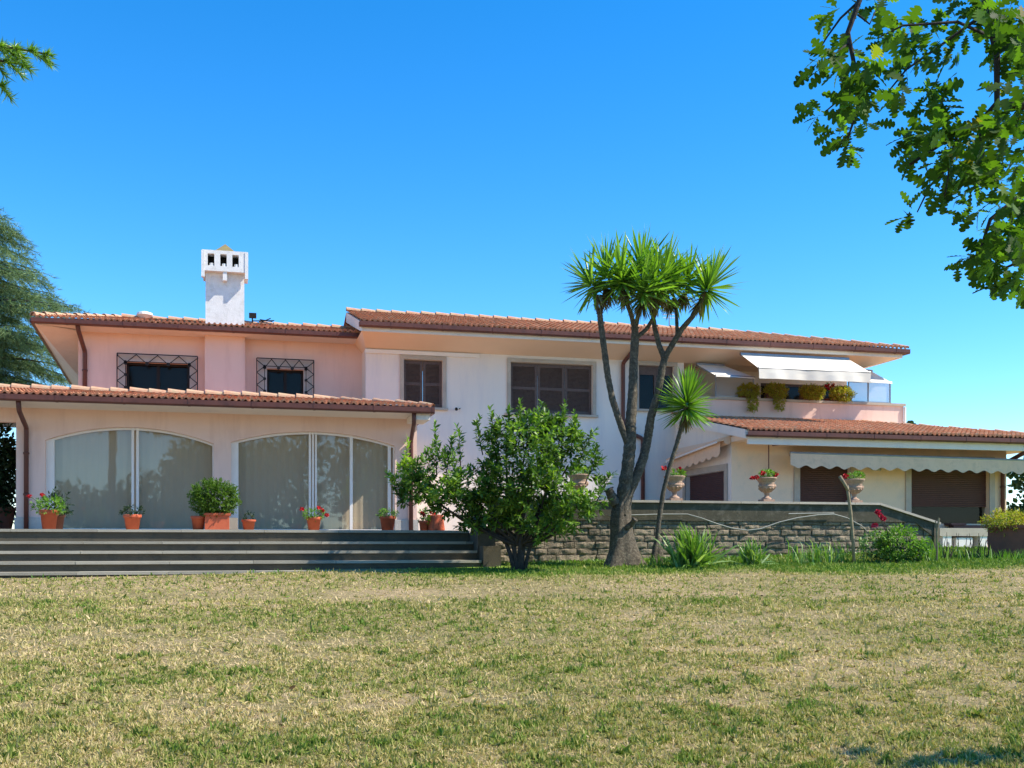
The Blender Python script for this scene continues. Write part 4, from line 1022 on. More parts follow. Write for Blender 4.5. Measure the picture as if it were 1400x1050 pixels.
# --- cedar behind the house on the left, and a near conifer bough at the top left
NEED = [(-.035, 0, 0), (.035, 0, 0), (.02, .6, .02), (0, 1, 0), (-.02, .6, .02)]
NEEDF = [(0, 1, 2, 4), (4, 2, 3)]
def cedar(name, base, top, boughs, label, needle=.15, twig=.55, dens=1.0, matn='cedar', trunk_r=.35, thick=1.0):
    base = Vector(base); root = empty(name, base, label, 'tree'); mb = MB(); limb(mb, bez(base, top, (.2, 0, 0), 8), trunk_r, .08, 10)
    PP, DD = [], []
    for a, b, droop in boughs:
        a, b = Vector(a), Vector(b); L = (b - a).length; n = max(4, int(L / .35)); pts = [a.lerp(b, i / n) + Vector((0, 0, droop * math.sin(math.pi * i / n * .9))) for i in range(n + 1)]
        limb(mb, pts, .02 + .012 * L, .008, 5); ax = (b - a).normalized(); sd = ax.cross(Vector((0, 0, 1))).normalized()
        for i in range(1, n * 3 + 1):
            u = i / (n * 3); p = a.lerp(b, u) + Vector((0, 0, droop * math.sin(math.pi * u * .9)))
            for s_ in (-1, 1):
                tl = twig * (1.15 - .6 * u) * random.uniform(.6, 1.2); td = (ax * random.uniform(.3, .9) + sd * s_ * random.uniform(.4, 1) + Vector((0, 0, random.uniform(-.75, .05)))).normalized()
                m = int(11 * dens * tl / .5) + 2
                for k in range(m):
                    v = (k + random.random()) / m; q = p + td * tl * v + Vector((0, 0, -.25 * tl * v * v))
                    for _ in range(3):
                        PP.append(q); DD.append(td * .9 + Vector(RNG.normal(size=3)) * .55)
    P_ = np.array([tuple(p) for p in PP]); D_ = np.array([tuple(d) for d in DD]); N = len(P_); print(name, N)
    mb.build('trunk', MAT['barkdark'], root)
    cloud('foliage', NEED, NEEDF, frames(D_, RNG.uniform(0, 6.28, N), needle * RNG.uniform(.6, 1.3, N), np.full(N, thick)), P_, MAT[matn], root, rnd=np.clip(RNG.normal(.5, .25, N), 0, 1))
TC = 36.0
cb = PT(-110, 745, TC); cb.z = EYE - .6
bo = []
for k, (ex, ey) in enumerate(((12, 305), (26, 330), (18, 322), (40, 362), (34, 350), (62, 392), (52, 378), (72, 408), (98, 424), (80, 420), (60, 440), (45, 455), (70, 470), (85, 492), (60, 480), (98, 508), (104, 526), (80, 520), (60, 530), (40, 500), (30, 470), (40, 430), (20, 400), (30, 380), (10, 350), (20, 440), (10, 490), (30, 540), (60, 560), (16, 560), (50, 410), (36, 520), (90, 545))):
    for rep in range(2):
        e = PT(ex + random.uniform(-9, 3) * rep, ey + random.uniform(-5, 6) * rep, TC + random.uniform(-2.0, 2.0)); s_ = Vector((cb.x, cb.y, e.z + random.uniform(-.2, .9))); s_.z += .0
        bo.append((s_, e, random.uniform(.2, .6)))
for k in range(26):   # rest of the crown, outside the picture
    a = random.uniform(0, 6.28); z = EYE + 1 + 12 * k / 26; L = 5.5 * (1 - k / 34); bo.append(((cb.x, cb.y, z), (cb.x + min(L * math.cos(a), .8), cb.y + L * math.sin(a), z - .3), .3))
cedar('cedar_tree', cb, (cb.x, cb.y, EYE + 13.5), bo, 'blue green cedar with drooping boughs rising behind the left end of the house', needle=.20, twig=.95, dens=.7)
TN = 9.0; nb = PT(-420, 745, TN); nb.z = G(nb.x, nb.y)
bo = [(PT(-300, 50, TN), PT(58, 78, TN), .10), (PT(-280, 60, TN + .2), PT(28, 90, TN + .1), .05), (PT(-280, 80, TN - .1), PT(0, 118, TN), .04), (PT(-290, 60, TN + .1), PT(20, 74, TN + .2), .06)]
for k in range(8): bo.append((PT(-420, -250 + k * 50, TN), PT(-420 + random.uniform(-200, 180), -240 + k * 50, TN + random.uniform(-1.5, 1.5)), .1))
cedar('conifer_tree', nb, PT(-420, -420, TN), bo, 'near conifer reaching one sunlit bough into the top left corner', needle=.085, twig=.22, dens=10, matn='yucca', trunk_r=.2, thick=1.5)

# --- oak overhead at the right
def oak_leaf():
    n = 5; L, R = [], []
    prof = [(0, .015), (.1, .03), (.15, .11), (.21, .12), (.26, .05), (.32, .20), (.39, .21), (.44, .08), (.51, .27), (.59, .28), (.64, .11), (.71, .25), (.79, .24), (.83, .12), (.90, .17), (.96, .12), (1, .0)]
    v = [(0, y, 0) for y, w_ in prof]; k = len(prof)
    v += [(w_, y, .04 * w_ * 3) for y, w_ in prof] + [(-w_, y, .04 * w_ * 3) for y, w_ in prof]
    f = []
    for i in range(k - 1):
        f.append((i, k + i, k + i + 1, i + 1)); f.append((i, i + 1, 2 * k + i + 1, 2 * k + i))
    for i in range(len(v)): v[i] = (v[i][0], v[i][1], v[i][2] - .12 * v[i][1] ** 2)
    return v, f
OV, OF = oak_leaf()
def oak():
    TO = 4.6; base = Vector((7.6 * CA + 5.4 * SA, -7.6 * SA + 5.4 * CA, 0)); base.z = G(base.x, base.y)
    root = empty('oak_tree', base, 'oak with lobed leaves hanging into the top right corner', 'tree'); mb = MB()
    clus = [(1142, 84, 20, 7), (1114, 88, 12, 3), (1172, 95, 20, 7), (1210, 48, 14, 4), (1232, 36, 16, 5), (1262, 58, 18, 5), (1240, 82, 14, 4), (1170, 120, 18, 6), (1158, 148, 14, 5),
            (1112, 160, 10, 3), (1148, 188, 12, 4), (1168, 165, 10, 3), (1222, 118, 8, 2), (1278, 120, 16, 5), (1318, 15, 26, 10), (1355, 22, 30, 13), (1392, 30, 30, 15), (1385, 92, 30, 13), (1372, 60, 18, 6),
            (1268, 148, 16, 5), (1250, 180, 18, 6), (1298, 176, 26, 9), (1240, 208, 14, 4), (1238, 284, 9, 1), (1278, 262, 10, 2), (1283, 222, 24, 8), (1332, 195, 28, 13), (1385, 165, 32, 16), (1372, 230, 34, 17), (1318, 250, 22, 7),
            (1320, 288, 12, 3), (1378, 288, 32, 15), (1322, 345, 14, 5), (1345, 372, 24, 9), (1385, 375, 22, 9), (1390, 330, 28, 12), (1352, 328, 18, 6), (1200, 5, 12, 3), (1176, 3, 10, 3), (1134, 14, 9, 2), (1292, 92, 10, 2)]
    tips, dirs, nl = [], [], []
    # branches seen in the picture, metres from the lens 4.4 to 4.9
    br = [([(1300, -160, .3), (1230, -60, .1), (1170, -10, 0), (1150, 45, 0), (1158, 85, 0), (1172, 125, 0), (1158, 165, 0), (1150, 190, 0)], .016, .004),
          ([(1165, 2, 0), (1140, 25, .05), (1122, 50, .05), (1107, 74, .05)], .006, .003), ([(1164, 20, 0), (1180, 33, 0), (1188, 15, 0)], .005, .003),
          ([(1158, 120, 0), (1120, 152, .05)], .005, .003), ([(1150, 60, 0), (1115, 88, -.05)], .005, .003),
          ([(1420, -150, .2), (1345, -60, .1), (1338, 0, 0), (1345, 35, 0), (1354, 75, 0), (1354, 140, 0), (1335, 162, .05), (1300, 182, .1), (1255, 212, .1), (1235, 225, .1)], .02, .006),
          ([(1335, 20, 0), (1280, 60, .1), (1230, 95, .1), (1195, 138, .1)], .008, .003), ([(1345, 50, 0), (1300, 30, -.1), (1225, 35, -.1), (1195, 50, -.1)], .008, .003),
          ([(1600, 60, .2), (1480, 130, .1), (1400, 145, 0), (1354, 142, 0)], .03, .014), ([(1560, 180, .3), (1450, 250, .2), (1390, 265, .1), (1345, 300, .1), (1330, 345, .1)], .02, .005),
          ([(1450, 250, .2), (1420, 310, .2), (1380, 360, .2), (1345, 375, .2)], .012, .004), ([(1300, 182, .1), (1290, 225, .1), (1262, 255, .1), (1245, 290, .1)], .008, .003), ([(1290, 225, .1), (1282, 270, .1)], .005, .003),
          ([(1480, 130, .1), (1430, 90, .1), (1385, 60, .1)], .012, .004), ([(1330, 165, .05), (1335, 210, .1), (1325, 260, .1)], .01, .004)]
    for pts, r0, r1 in br: limb(mb, [PT(x + 9, y, TO + d) for x, y, d in pts], r0, r1, 7)
    for cx, cy, r, n in clus:
        for _ in range(max(1, int(round(n * .8)))):
            a = random.uniform(0, 6.28); q = r * math.sqrt(random.random()) * .85
            p = PT(cx + 11 + q * math.cos(a), cy + q * math.sin(a), TO + random.uniform(-.35, .45)); tips.append(np.array(p))
            dirs.append(np.array([random.uniform(-1, .3), random.uniform(-.5, .5), random.uniform(-.9, .3)])); nl.append(1)
    # the unseen crown that throws the shade in the bottom right corner
    for _ in range(260):
        f_, r_ = random.uniform(1.2, 4.2), random.uniform(3.4, 9.5); z = random.uniform(3.0, 6.5)
        if z < EYE + .9 and r_ < 3.6: continue
        if r_ / f_ < .52: continue
        tips.append(np.array([f_ * SA + r_ * CA, f_ * CA - r_ * SA, z])); dirs.append(np.array([random.uniform(-1, .3), random.uniform(-.5, .5), random.uniform(-.7, .4)]))
    for (f_, r_, z) in [(f0 + .60, r0 - 1.35, z0) for dz_ in (0, ) for f0, r0, z0 in ((5.42, 5.85, 2.95), (5.4, 5.95, 3.0), (5.25, 6.2, 2.9), (5.3, 6.35, 3.1), (5.25, 6.45, 3.0), (5.3, 6.6, 3.0), (5.35, 6.5, 2.9), (5.2, 6.35, 3.0), (5.3, 6.75, 2.9), (5.2, 6.1, 3.1), (5.15, 6.3, 3.2), (5.2, 6.7, 3.2), (5.35, 6.85, 3.2), (5.42, 6.7, 3.1), (5.25, 6.55, 3.0))]:
        for _ in range(4): tips.append(np.array([f_ * SA + r_ * CA, f_ * CA - r_ * SA, z]) + RNG.normal(size=3) * .05); dirs.append(np.array([random.uniform(-1, .3), random.uniform(-.5, .5), random.uniform(-.6, .3)]))
    P_, D_, S_ = shoots(tips, dirs, 5, .08, .105, spread=1.0, jit=.35)
    print('oak leaves', len(P_)); N = len(P_)
    cloud('foliage', OV, OF, frames(D_, RNG.normal(0, .7, N), S_), P_, MAT['oakleaf'], root, rnd=np.clip(RNG.normal(.45, .22, N), 0, .97))
    fk = base + Vector((0, 0, 2.4)); limb(mb, bez(base - Vector((0, 0, .1)), fk, (.1, 0, 0)), .3, .2, 12)
    for q in (PT(1300, -160, TO + .3), PT(1420, -150, TO + .2), PT(1600, 60, TO + .2), PT(1560, 180, TO + .3), base + Vector((2, 1, 6)), base + Vector((.5, -2, 6))):
        limb(mb, bez(fk - Vector((0, 0, .1)), q, (0, 0, .4)), .1, .02, 8)
    mb.build('trunk', MAT['oakbark'], root, smooth=True)
oak()

# --- generic small tree used behind the camera (seen in the glazing) and far right
def leafy_tree(name, base, h, rad, label, n=1500, leaf=.3, matn='farleaf', group=None, crown0=.25, cat='tree'):
    base = Vector(base); root = empty(name, base, label, cat, group); mb = MB(); limb(mb, bez(base - Vector((0, 0, .2)), base + Vector((0, 0, h * .7)), (.1, .05, 0)), rad * .07 + .03, .04, 8)
    lobes = []
    for k in range(9):
        a = random.uniform(0, 6.28); q = rad * random.uniform(.2, .7); c = base + Vector((q * math.cos(a), q * math.sin(a), h * random.uniform(crown0 + .12, .85))); lobes.append((c, rad * random.uniform(.35, .6)))
        limb(mb, bez(base + Vector((0, 0, h * .25)), c, (0, 0, -.1)), rad * .03, .02, 6)
    P_ = []
    for _ in range(n):
        c, r = random.choice(lobes); d = rand_dirs(1)[0]; P_.append(np.array(c) + d * r * random.uniform(.5, 1.05) * np.array([1, 1, .8]))
    P_ = np.array(P_); D_ = rand_dirs(n)
    cloud('crown', LEAF, LEAFF, frames(D_, RNG.uniform(0, 6.28, n), leaf * RNG.uniform(.6, 1.3, n), np.full(n, 1.8)), P_, MAT[matn], root); mb.build('trunk', MAT['barkdark'], root); return root
for k, (x, y, h, r, lb) in enumerate(((-1.5, -17, 10.0, 4.2, 'broad leafy tree'), (3.5, -19, 12, 4.8, 'tallest leafy tree'), (-7.5, -22, 8.0, 3.6, 'lower leafy tree'), (9.5, -17, 10, 4.6, 'wide dark leafy tree'), (-13, -24, 7.5, 4, 'small round leafy tree'), (-19, -22, 9, 4.5, 'outermost leafy tree'), (0.5, -26, 11, 5, 'rear leafy tree'), (-4.5, -28, 9, 4.5, 'far leafy tree'))):
    leafy_tree('garden_tree', (x, y, G(x, y)), h, r, lb + ' of the row standing behind the photographer', 3800, .36, group='trees behind the photographer', crown0=.02)
pt = PT(1432, 690, 40); leafy_tree('background_tree', (pt.x, pt.y, EYE - 2.0), 5.8, 2.0, 'dark bushy tree beyond the right end of the house', 4200, .22, crown0=.1)
pt = PT(1243, 690, 38); leafy_tree('background_tree', (pt.x, pt.y, EYE - .5), 6.0, 1.1, 'treetop showing just above the right wing roof behind the balcony', 2200, .2, crown0=.2)

# oleander at the far left
def bush(name, c, rx, ry, rz, n, leaf, matn, label, cat='plant', updir=.3, root=None, part='foliage', ln=.0, group=None, nl=6, sl=.12, hemi=False, origin=None):
    c = Vector(c); tips, dirs = [], []
    for _ in range(n):
        d = rand_dirs(1)[0]
        if hemi: d[2] = abs(d[2])
        r = random.uniform(.3, 1) ** .6; tips.append(np.array(c) + d * r * np.array([rx, ry, rz])); dirs.append(d + np.array([0, 0, updir]))
    P_, D_, S_ = shoots(tips, dirs, nl, sl, leaf)
    return cloud(part, LEAF, LEAFF, frames(D_, RNG.normal(0, .6, len(P_)), S_), P_, MAT[matn], root)
p = PT(2, 640, 24.2); r_ = empty('oleander', (p.x, p.y, Z0), 'tall dark oleander in a dull brown pot left of the arched glazing', 'plant')
bush('', p - Vector((.5, 0, .15)), .85, .6, 1.4, 1100, .17, 'darkleaf', '', root=r_, sl=.25)
m = MB(); m.lathe((p.x, p.y, Z0), [(.2, 0), (.3, .5), (.33, .5), (.33, .56), (.27, .56), (.25, .5)], 20); m.build('pot', MAT['terradull'], r_)
m = MB(); limb(m, [(p.x, p.y, Z0 + .4), (p.x, p.y, p.z)], .04, .02); m.build('stem', MAT['barkdark'], r_)

# ------------------------------------------------------------------ pots on the terrace
BLOB = [(math.cos(a) * .5, math.sin(a) * .5, .12) for a in [k * 6.283 / 6 for k in range(6)]] + [(0, 0, 0)]
BLOBF = [(k, (k + 1) % 6, 6) for k in range(6)]
def flower_heads(root, pts, rad, mat='redpetal'):
    for p in pts:
        P_, D_ = [], []
        for _ in range(34):
            d = rand_dirs(1)[0]; P_.append(np.array(p) + d * rad * random.uniform(.5, 1) * np.array([1, 1, .75])); D_.append(d)
        P_ = np.array(P_); D_ = np.array(D_); cloud('flower_head', BLOB, BLOBF, frames(D_, RNG.uniform(0, 6.28, len(P_)), rad * RNG.uniform(.5, .9, len(P_))), P_, MAT[mat], root)
def pot_mesh(c, rt, h, mat='terra', root=None, rb=None):
    rb = rb or rt * .72; m = MB(); m.lathe(c, [(rb, 0), (rt * .93, h * .8), (rt * 1.03, h * .8), (rt * 1.05, h * .83), (rt * 1.05, h * .97), (rt * 1.02, h), (rt * .93, h), (rt * .9, h * .9)], 26)
    o = m.build('pot', MAT[mat], root, smooth=False); 
    for p in o.data.polygons: p.use_smooth = len(p.vertices) == 4
    m = MB(); m.lathe((c[0], c[1], c[2] + h * .88), [(rt * .92, 0), (rt * .5, .01)], 16); m.build('soil', MAT['soil'], root)
YQ = 21.4
def tp(px, dy=0): return Vector((PX(px, YQ + dy), YQ + dy, Z0))
s_ = F / 21.3
def gpot(px, wpx, hpx, label, leaves, name='potted_geranium', dy=0, foliage='geranium', spread=1.25, fh=.14, flowers=(), fm='redpetal', leaf=.055):
    c = tp(px, dy); root = empty(name, c, label, 'potted plant', None); rt = wpx / 2 / s_; h = hpx / s_
    pot_mesh(c, rt, h, root=root)
    bush('', c + Vector((0, 0, h + fh * .4)), rt * spread, rt * spread, fh, int(leaves * 2.6), leaf, foliage, '', root=root, sl=.05)
    if flowers: 
        pts = [P(fx, fy, YQ + dy - .1) for fx, fy in flowers]; flower_heads(root, pts, .045, fm)
        m = MB()
        for q_ in pts: m.tube([c + Vector((0, 0, h)), Vector(q_)], .005, 5)
        m.build('flower_stalks', MAT['geranium'], root)
gpot(67, 22, 25, 'terracotta pot with bright geranium leaves and one red bloom beside the left downspout', 40, flowers=((40, 678), (58, 676)), spread=1.7, fh=.17, leaf=.07)
root = empty('potted_shrub', tp(78, .35), 'dark leafy pot plant standing close behind the leftmost geranium pot', 'potted plant'); pot_mesh(tp(78, .35), .14, .3, 'terradull', root); bush('', tp(78, .35) + Vector((0, 0, .48)), .24, .2, .2, 50, .09, 'darkleaf', '', root=root)
gpot(181, 22, 20, 'terracotta pot with low dark leaves at the central mullion of the left arch', 26, name='potted_plant', foliage='darkleaf', spread=1.3, fh=.12, dy=.2)
gpot(340, 18, 14, 'smallest terracotta pot, with one little dark plant, under the right arch', 10, name='potted_plant', foliage='darkleaf', spread=.7, fh=.1)
gpot(429, 20, 18, 'terracotta pot with red geraniums below the triple mullion of the right arch', 26, flowers=((413, 696), (441, 698), (447, 704), (436, 694)), spread=1.5, fh=.11)
gpot(530, 22, 20, 'terracotta pot with low variegated leaves near the right downspout', 24, name='potted_plant', foliage='geranium', spread=1.15, fh=.09)
gpot(579, 13, 14, 'small terracotta pot with a light green geranium squeezed beside the tall jar', 22, flowers=((577, 701), (580, 704)), spread=1.1, fh=.18)
# square planter with a round shrub, round pot beside it
c = tp(297); root = empty('square_planter', c, 'square terracotta planter with a big round green shrub between the two arches', 'planter')
m = MB(); h = 22 / s_; w_ = 17 / s_
m.prism([(c.x - w_ * .9, c.y - w_ * .9, Z0), (c.x + w_ * .9, c.y - w_ * .9, Z0), (c.x + w_ * .9, c.y + w_ * .9, Z0), (c.x - w_ * .9, c.y + w_ * .9, Z0)], (0, 0, h * .86)); m.box(c.x - w_, c.y - w_, Z0 + h * .86, c.x + w_, c.y + w_, Z0 + h)
m.build('planter_box', MAT['terra'], root)
bush('', P(293, 682, YQ), 30 / s_, .36, 24 / s_, 900, .065, 'basil', '', root=root, sl=.09, nl=7)
c = tp(271, -.05); root = empty('terracotta_pot', c, 'plain round terracotta pot left of the square planter, under its shrub', 'pot'); pot_mesh(c, .135, .27, root=root)
m = MB(); c = tp(319, .9); m.box(c.x - .09, c.y - .1, Z0, c.x + .09, c.y + .1, Z0 + .26); m.box(c.x - .1, c.y - .11, Z0, c.x + .1, c.y + .11, Z0 + .04); st = m.build('stone_block', MAT['cap'], origin=(c.x, c.y, Z0)); tag(st, 'small pale stone block behind the square planter against the pillar', 'block')
c = tp(595, .1); root = empty('terracotta_jar', c, 'orange terracotta jar widening to its base, red blooms on top, right of the downspout', 'jar')
m = MB(); m.lathe(c, [(.19, 0), (.2, .03), (.165, .28), (.17, .31), (.14, .33), (.12, .3)], 24); m.build('jar_body', MAT['terra'], root, smooth=True); flower_heads(root, [c + Vector((-.06, -.03, .37)), c + Vector((.0, 0, .36))], .05)

# urns on the retaining wall
def urn(px, label, flowers, k, first=None):
    c = Vector((PX(px, YL + .13), YL + .13, zc)); s = 1.0
    root = empty('stone_urn', c, label, 'urn', 'classical urns along the stone wall coping')
    if first is None:
        m = MB(); m.box(c.x - .13, c.y - .13, c.z, c.x + .13, c.y + .13, c.z + .05)
        m.lathe(c + Vector((0, 0, .05)), [(.11, 0), (.10, .03), (.05, .06), (.04, .10), (.055, .12), (.05, .13), (.10, .17), (.155, .23), (.17, .28), (.155, .31), (.165, .36), (.215, .43), (.225, .45), (.215, .465), (.18, .46), (.16, .42)], 28, wob=.0)
        for a in range(0, 360, 30): m.tube([c + Vector((.09 * math.cos(math.radians(a)), .09 * math.sin(math.radians(a)), .21)), c + Vector((.165 * math.cos(math.radians(a)), .165 * math.sin(math.radians(a)), .29))], [.012, .02], 6)
        b = m.build('urn_body', MAT['urn'], root, smooth=False)
        first = [b]
        for sg in (-1, 1):
            hm = MB(); hm.lathe(c + Vector((sg * .165, -.03, .33)), [(.02, -.045), (.04, -.02), (.042, .02), (.02, .045)], 10); first.append(hm.build('handle', MAT['urn'], root, smooth=True))
    else:
        for q_ in first: d = q_.copy(); COL.objects.link(d); d.parent = root
    bush('', c + Vector((.02, 0, .56)), .18, .16, .10, 80, .06, 'geranium', '', root=root, sl=.05)
    if flowers:
        pts = [P(fx, fy, YL + .05) for fx, fy in flowers]; flower_heads(root, pts, .06)
        m = MB()
        for q_ in pts: m.tube([c + Vector((0, 0, .5)), Vector(q_)], .005, 5)
        m.build('flower_stalks', MAT['geranium'], root)
    return first
f1 = urn(1048, 'stone urn with red geraniums standing under the awning crank', ((1029, 654), (1034, 652), (1060, 649), (1043, 647)), 0)
urn(922, 'stone urn with pinkish red geraniums right behind the slim yucca stem', ((908, 640), (928, 641)), 1, f1)
urn(1168, 'stone urn with one red geranium behind the pruned stem at the wall end', ((1156, 651),), 2, f1)
urn(791, 'stone urn half hidden in the right side of the lemon tree', (), 3, f1)

# balcony flower boxes
for k, (px, py, w_, dr, lab) in enumerate(((1024, 537, 15, .30, 'leftmost trailing yellow green balcony plant, hanging lowest over the parapet'), (1061, 537, 16, .28, 'trailing balcony plant in front of the pale curtain, second from the left'), (1110, 539, 17, .05, 'compact yellow green balcony plant with reddish blooms, third from the left'), (1151, 541, 17, .07, 'rightmost bushy yellow green balcony plant beside the wind screen'))):
    c = P(px, py - 1, YP - .05); sc = F / 29.5; root = empty('balcony_plant', (c.x, c.y, zp), lab, 'plant', 'plants along the balcony parapet')
    m = MB(); m.box(c.x - w_ / sc * .8, YP - .02, zp + .002, c.x + w_ / sc * .8, YP + .16, zp + .15); m.build('flower_box', MAT['terradull'], root)
    bush('', c + Vector((0, 0, .03)), w_ / sc * 1.0, .2, .17, 300, .075, 'trailing', '', root=root, sl=.08)
    bush('', c + Vector((.05, -.12, -.05 - dr * .8)), w_ / sc * .5, .08, dr * .9, int(330 * dr), .07, 'trailing', '', root=root, sl=.07, updir=-1.2, part='trailing_stems')
c = P(1132, 532, 27.2); root = empty('potted_geranium', (c.x, c.y, zp), 'red flowering pot plant on the balcony between the two right-hand plants', 'potted plant')
bush('', c, .14, .12, .12, 30, .06, 'geranium', '', root=root); flower_heads(root, [c + Vector((-.1, -.1, .08)), c + Vector((.08, -.1, .1)), c + Vector((0, -.12, .0))], .07); m = MB(); m.lathe((c.x, c.y, zp - .08), [(.08, 0), (.11, .2), (.1, .2)], 14); m.build('pot', MAT['terra'], root)

# ------------------------------------------------------------------ planting under the wall
def blades(name, c, n, L, w_, label, mat='iris', spread=.9, group=None, rad=.12, flop=.5, cat='plant'):
    c = Vector(c); root_o = c.copy()
    az = RNG.uniform(0, 6.28, n); th = np.abs(RNG.normal(0, spread * .55, n)); th = np.minimum(th, 1.45)
    D = np.stack([np.cos(az) * np.sin(th), np.sin(az) * np.sin(th), np.cos(th)], 1)
    pos = np.array(c) + np.stack([RNG.normal(0, rad, n), RNG.normal(0, rad * .6, n), np.full(n, -.02)], 1)
    tv = [(-w_, 0, 0), (w_, 0, 0), (w_ * .9, .45, .03), (-w_ * .9, .45, .03), (w_ * .6, .8, -.02 * flop), (-w_ * .6, .8, -.02 * flop), (0, 1, -.22 * flop)]
    o = cloud(name, tv, [(0, 1, 2, 3), (3, 2, 4, 5), (5, 4, 6)], frames(D, RNG.normal(0, .5, n), L * RNG.uniform(.55, 1.1, n)), pos, MAT[mat], rnd=RNG.random(n), origin=root_o)
    tag(o, label, cat, group)
def gp(px, t):
    p = PT(px, 745, t); p.z = G(p.x, p.y); return p
blades('iris_clump', gp(945, 19.7), 230, .80, .032, 'large dense clump of upright sword leaves right of the slim yucca', rad=.14, spread=1.25)
blades('iris_clump', gp(1027, 19.9), 130, .54, .034, 'smaller iris clump halfway along the stone wall', rad=.1, spread=1.3)
blades('iris_clump', gp(1112, 20.2), 90, .48, .03, 'loose floppy iris clump at the foot of the wall left of the pruned stem', rad=.25, flop=1.2, spread=1.2)
blades('iris_clump', gp(1142, 20.3), 70, .45, .03, 'low iris tuft touching the foot of the pruned stem', rad=.15)
blades('iris_clump', gp(1258, 20.6), 120, .50, .028, 'bright green upright leaves between the rose bush and the wall end', rad=.2, spread=.5)
blades('iris_clump', gp(1322, 21.2), 60, .36, .025, 'sparse thin leaves in front of the low bench', rad=.35, spread=.9)
blades('grass_tuft', gp(1390, 21.0), 260, .24, .022, 'fresh green grass tuft at the foot of the big planter', mat='geranium', rad=.45, spread=.8, cat='grass')
blades('grass_tuft', gp(905, 19.9), 120, .26, .03, 'low bright tuft between the big yucca base and the iris clump', mat='geranium', rad=.2, spread=.9, cat='grass')
# weeds along the foot of the steps and wall: uncountable
wp = []
for _ in range(900):
    if random.random() < .22: X = random.uniform(-9, PX(640, 19.1)); Y = 19.22 - abs(random.gauss(0, .05)); ok = noise.noise(Vector((X * 1.4, 0, 5))) > .05
    else: X = random.uniform(PX(640, 19.4), PX(1340, 20)); Y = 20.3 - abs(random.gauss(0, .35)); ok = True
    if X > XL2 and Y > 20: Y += .6
    if ok: wp.append((X, Y, G(X, Y)))
wp = np.array(wp); n = len(wp); th = np.abs(RNG.normal(0, .7, n)); az = RNG.uniform(0, 6.28, n)
D = np.stack([np.cos(az) * np.sin(th), np.sin(az) * np.sin(th), np.cos(th)], 1)
wd_ = cloud('weeds', LEAF, LEAFF, frames(D, RNG.normal(0, .6, n), RNG.uniform(.04, .10, n), np.full(n, .9)), wp, MAT['iris']); tag(wd_, 'fresh green weeds and ground cover along the foot of the steps and wall', 'ground cover', kind='stuff')
# rose bush
p = gp(1232, 20.3); root = empty('rose_bush', p, 'low leafy rose bush with crimson blooms in front of the sloping wall end', 'shrub')
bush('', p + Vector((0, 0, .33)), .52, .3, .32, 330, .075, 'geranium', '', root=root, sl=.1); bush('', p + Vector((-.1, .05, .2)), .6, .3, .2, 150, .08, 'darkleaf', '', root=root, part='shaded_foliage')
fl = [PT(1204, 705, 20.1), PT(1208, 709, 20.1), PT(1200, 700, 20.15), PT(1196, 718, 20.1)]; flower_heads(root, fl, .06, 'pinkpetal')
m = MB()
for q_ in fl: m.tube([p + Vector((-.2, 0, .3)), q_], .007, 5)
limb(m, [p, p + Vector((0, 0, .3))], .02, .01); m.build('stem', MAT['barkdark'], root)
p = gp(1215, 20.35); root = empty('leafy_shrub', p, 'small grey green shrub left of the rose blooms at the foot of the wall', 'shrub'); bush('', p + Vector((-.3, 0, .3)), .3, .2, .3, 110, .07, 'iris', '', root=root, sl=.1)
# pruned stem
p = gp(1168, 20.15); T2 = 20.15; root = empty('pruned_stem', p, 'bare pruned forked stem standing in front of the stone wall', 'stem')
m = MB(); limb(m, [p - Vector((0, 0, .1)), PT(1166, 735, T2), PT(1163, 700, T2), PT(1160, 678, T2), PT(1158, 664, T2)], .032, .028, 8); m.build('stem', MAT['dry'], root, smooth=True)
m = MB(); limb(m, [PT(1160, 672, T2), PT(1155, 662, T2), PT(1148, 651, T2)], .03, .034, 8); m.build('side_stub', MAT['dry'], root, smooth=True)
# dry stick by the wall end and dry stalks near bench
m = MB(); a = gp(1281, 20.6); limb(m, [a, PT(1281, 728, 20.6), PT(1284, 708, 20.6)], .025, .02, 6); limb(m, [PT(1281, 725, 20.6), PT(1279, 712, 20.6)], .015, .01, 6); o = m.build('dry_stake', MAT['dry'], origin=a); tag(o, 'short dry forked stake at the very end of the sloping wall', 'stake')
p = gp(1325, 21.3); root = empty('dry_shrub', p, 'leafless brown twiggy shrub in front of the low bench', 'shrub'); m = MB()
for _ in range(26):
    a = p + Vector((random.uniform(-.6, .6), random.uniform(-.1, .1), 0)); b = a + Vector((random.uniform(-.15, .15), random.uniform(-.1, .1), random.uniform(.25, .55))); limb(m, bez(a, b, (random.uniform(-.05, .05), 0, 0), 3), .012, .004, 5)
m.build('twigs', MAT['barkdark'], root)
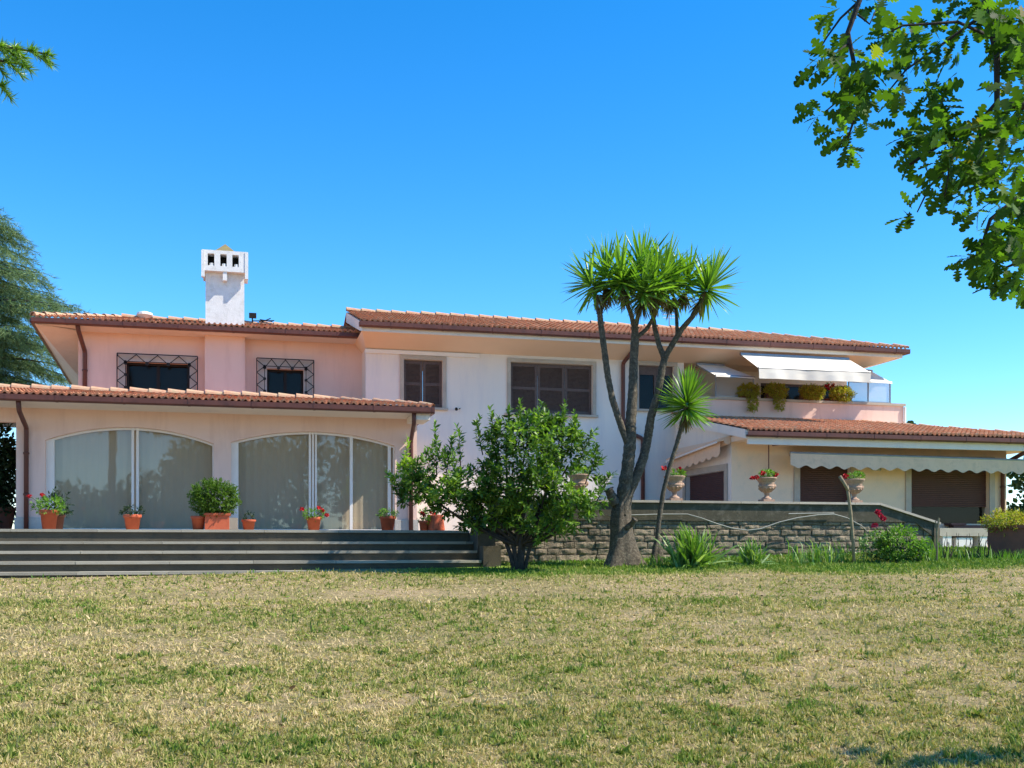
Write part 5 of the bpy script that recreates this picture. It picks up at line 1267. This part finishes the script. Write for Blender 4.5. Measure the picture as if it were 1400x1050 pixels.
# low masonry bench / wash slab
YB = 23.0
x0, x1 = PX(1285, YB), PX(1354, YB); zt = PZ(1320, 722, YB); zb_ = G(x0, YB) - .1
root = empty('stone_bench', ((x0 + x1) / 2, YB, zb_), 'low pale masonry bench with a grey slab top below the roller window', 'bench')
m = MB(); m.box(x0, YB, zt - .2, x1, YB + .6, zt, .5); m.build('slab', MAT['cap'], root)
m = MB(); m.box(x0 + .1, YB + .02, zb_, x0 + .35, YB + .55, zt - .2); m.box(x1 - .28, YB + .02, zb_, x1 - .08, YB + .55, zt - .2); m.box(x0 + .5, YB + .03, zb_, x1 - .5, YB + .5, zb_ + .42); m.build('base', MAT['whitepaint'], root)
xw0, xw1 = PX(1302, YB + .8), PX(1350, YB + .8); zq = PZ(1325, 718, YB + .8)
m = MB(); m.box(xw0, YB + .75, zq - .5, xw1, YB + .95, zq, .5); m.box(xw0 - .1, YB + .7, zq + .001, xw0 + .35, YB + 1.0, zq + .05, .5); o = m.build('wooden_chest', MAT['roller'], origin=(xw0, YB + .85, zq - .5)); tag(o, 'low brown chest standing behind the stone bench under the roller window', 'chest')
# big planter
p = gp(1384, 21.6); root = empty('large_planter', p, 'big square brown terracotta planter with a leafy shrub at the right edge', 'planter'); hh = EYE + .40 - p.z
m = MB(); an = math.radians(38); A = .42
c4 = [Vector((math.cos(an + k * math.pi / 2 + math.pi / 4) * A * 1.414, math.sin(an + k * math.pi / 2 + math.pi / 4) * A * 1.414, 0)) for k in range(4)]
m.prism([p + v * .9 for v in c4], (0, 0, hh * .9)); m.prism([p + v + Vector((0, 0, hh * .9)) for v in c4], (0, 0, hh * .1)); m.build('planter_box', MAT['terradull'], root)
bush('', p + Vector((-.1, 0, hh + .05)), .5, .4, .2, 420, .07, 'trailing', '', root=root); bush('', p + Vector((0, 0, hh)), .45, .35, .15, 80, .07, 'geranium', '', root=root, part='lower_foliage')
# roof bits
c = P(197, 436, yrw - .3); m = MB(); m.lathe((c.x, yrw - .12, zrw + .02), [(.10, 0), (.22, .1), (.2, .16), (.08, .2)], 14); o = m.build('roof_vent', MAT['whitepaint'], origin=(c.x, yrw - .12, zrw)); tag(o, 'small white domed vent on the ridge left of the chimney', 'vent')
X = PX(345, yrw - .1); m = MB(); m.tube([(X, yrw - .1, zrw + .08), (X, yrw - .1, zrw + .24)], .02, 6); m.box(X - .09, yrw - .14, zrw + .2, X + .11, yrw - .06, zrw + .34); m.tube([(X + .2, yrw - .1, zrw + .17), (X + .55, yrw - .1, zrw + .13)], .015, 6); m.tube([(X + .25, yrw - .1, zrw + .1), (X + .5, yrw - .1, zrw + .22)], .015, 6); m.tube([(X, yrw - .1, zrw + .12), (X + .6, yrw - .1, zrw + .16)], .015, 6)
o = m.build('roof_antenna', MAT['dark'], origin=(X, yrw - .1, zrw + .1)); tag(o, 'low dark antenna bracket on the ridge just right of the chimney', 'antenna')
X = PX(915, yrm); m = MB(); m.tube([(X, yrm, zrm + .1), (X, yrm, zrm + .75)], .018, 6)
for k in range(4): m.tube([(X - .2, yrm, zrm + .35 + k * .1), (X + .2, yrm, zrm + .37 + k * .1)], .01, 5)
o = m.build('tv_antenna', MAT['metal'], origin=(X, yrm, zrm + .1)); tag(o, 'thin television aerial on the main ridge behind the yucca crown', 'antenna')
print('objects', len(bpy.data.objects), 'verts', sum(len(m.vertices) for m in bpy.data.meshes))
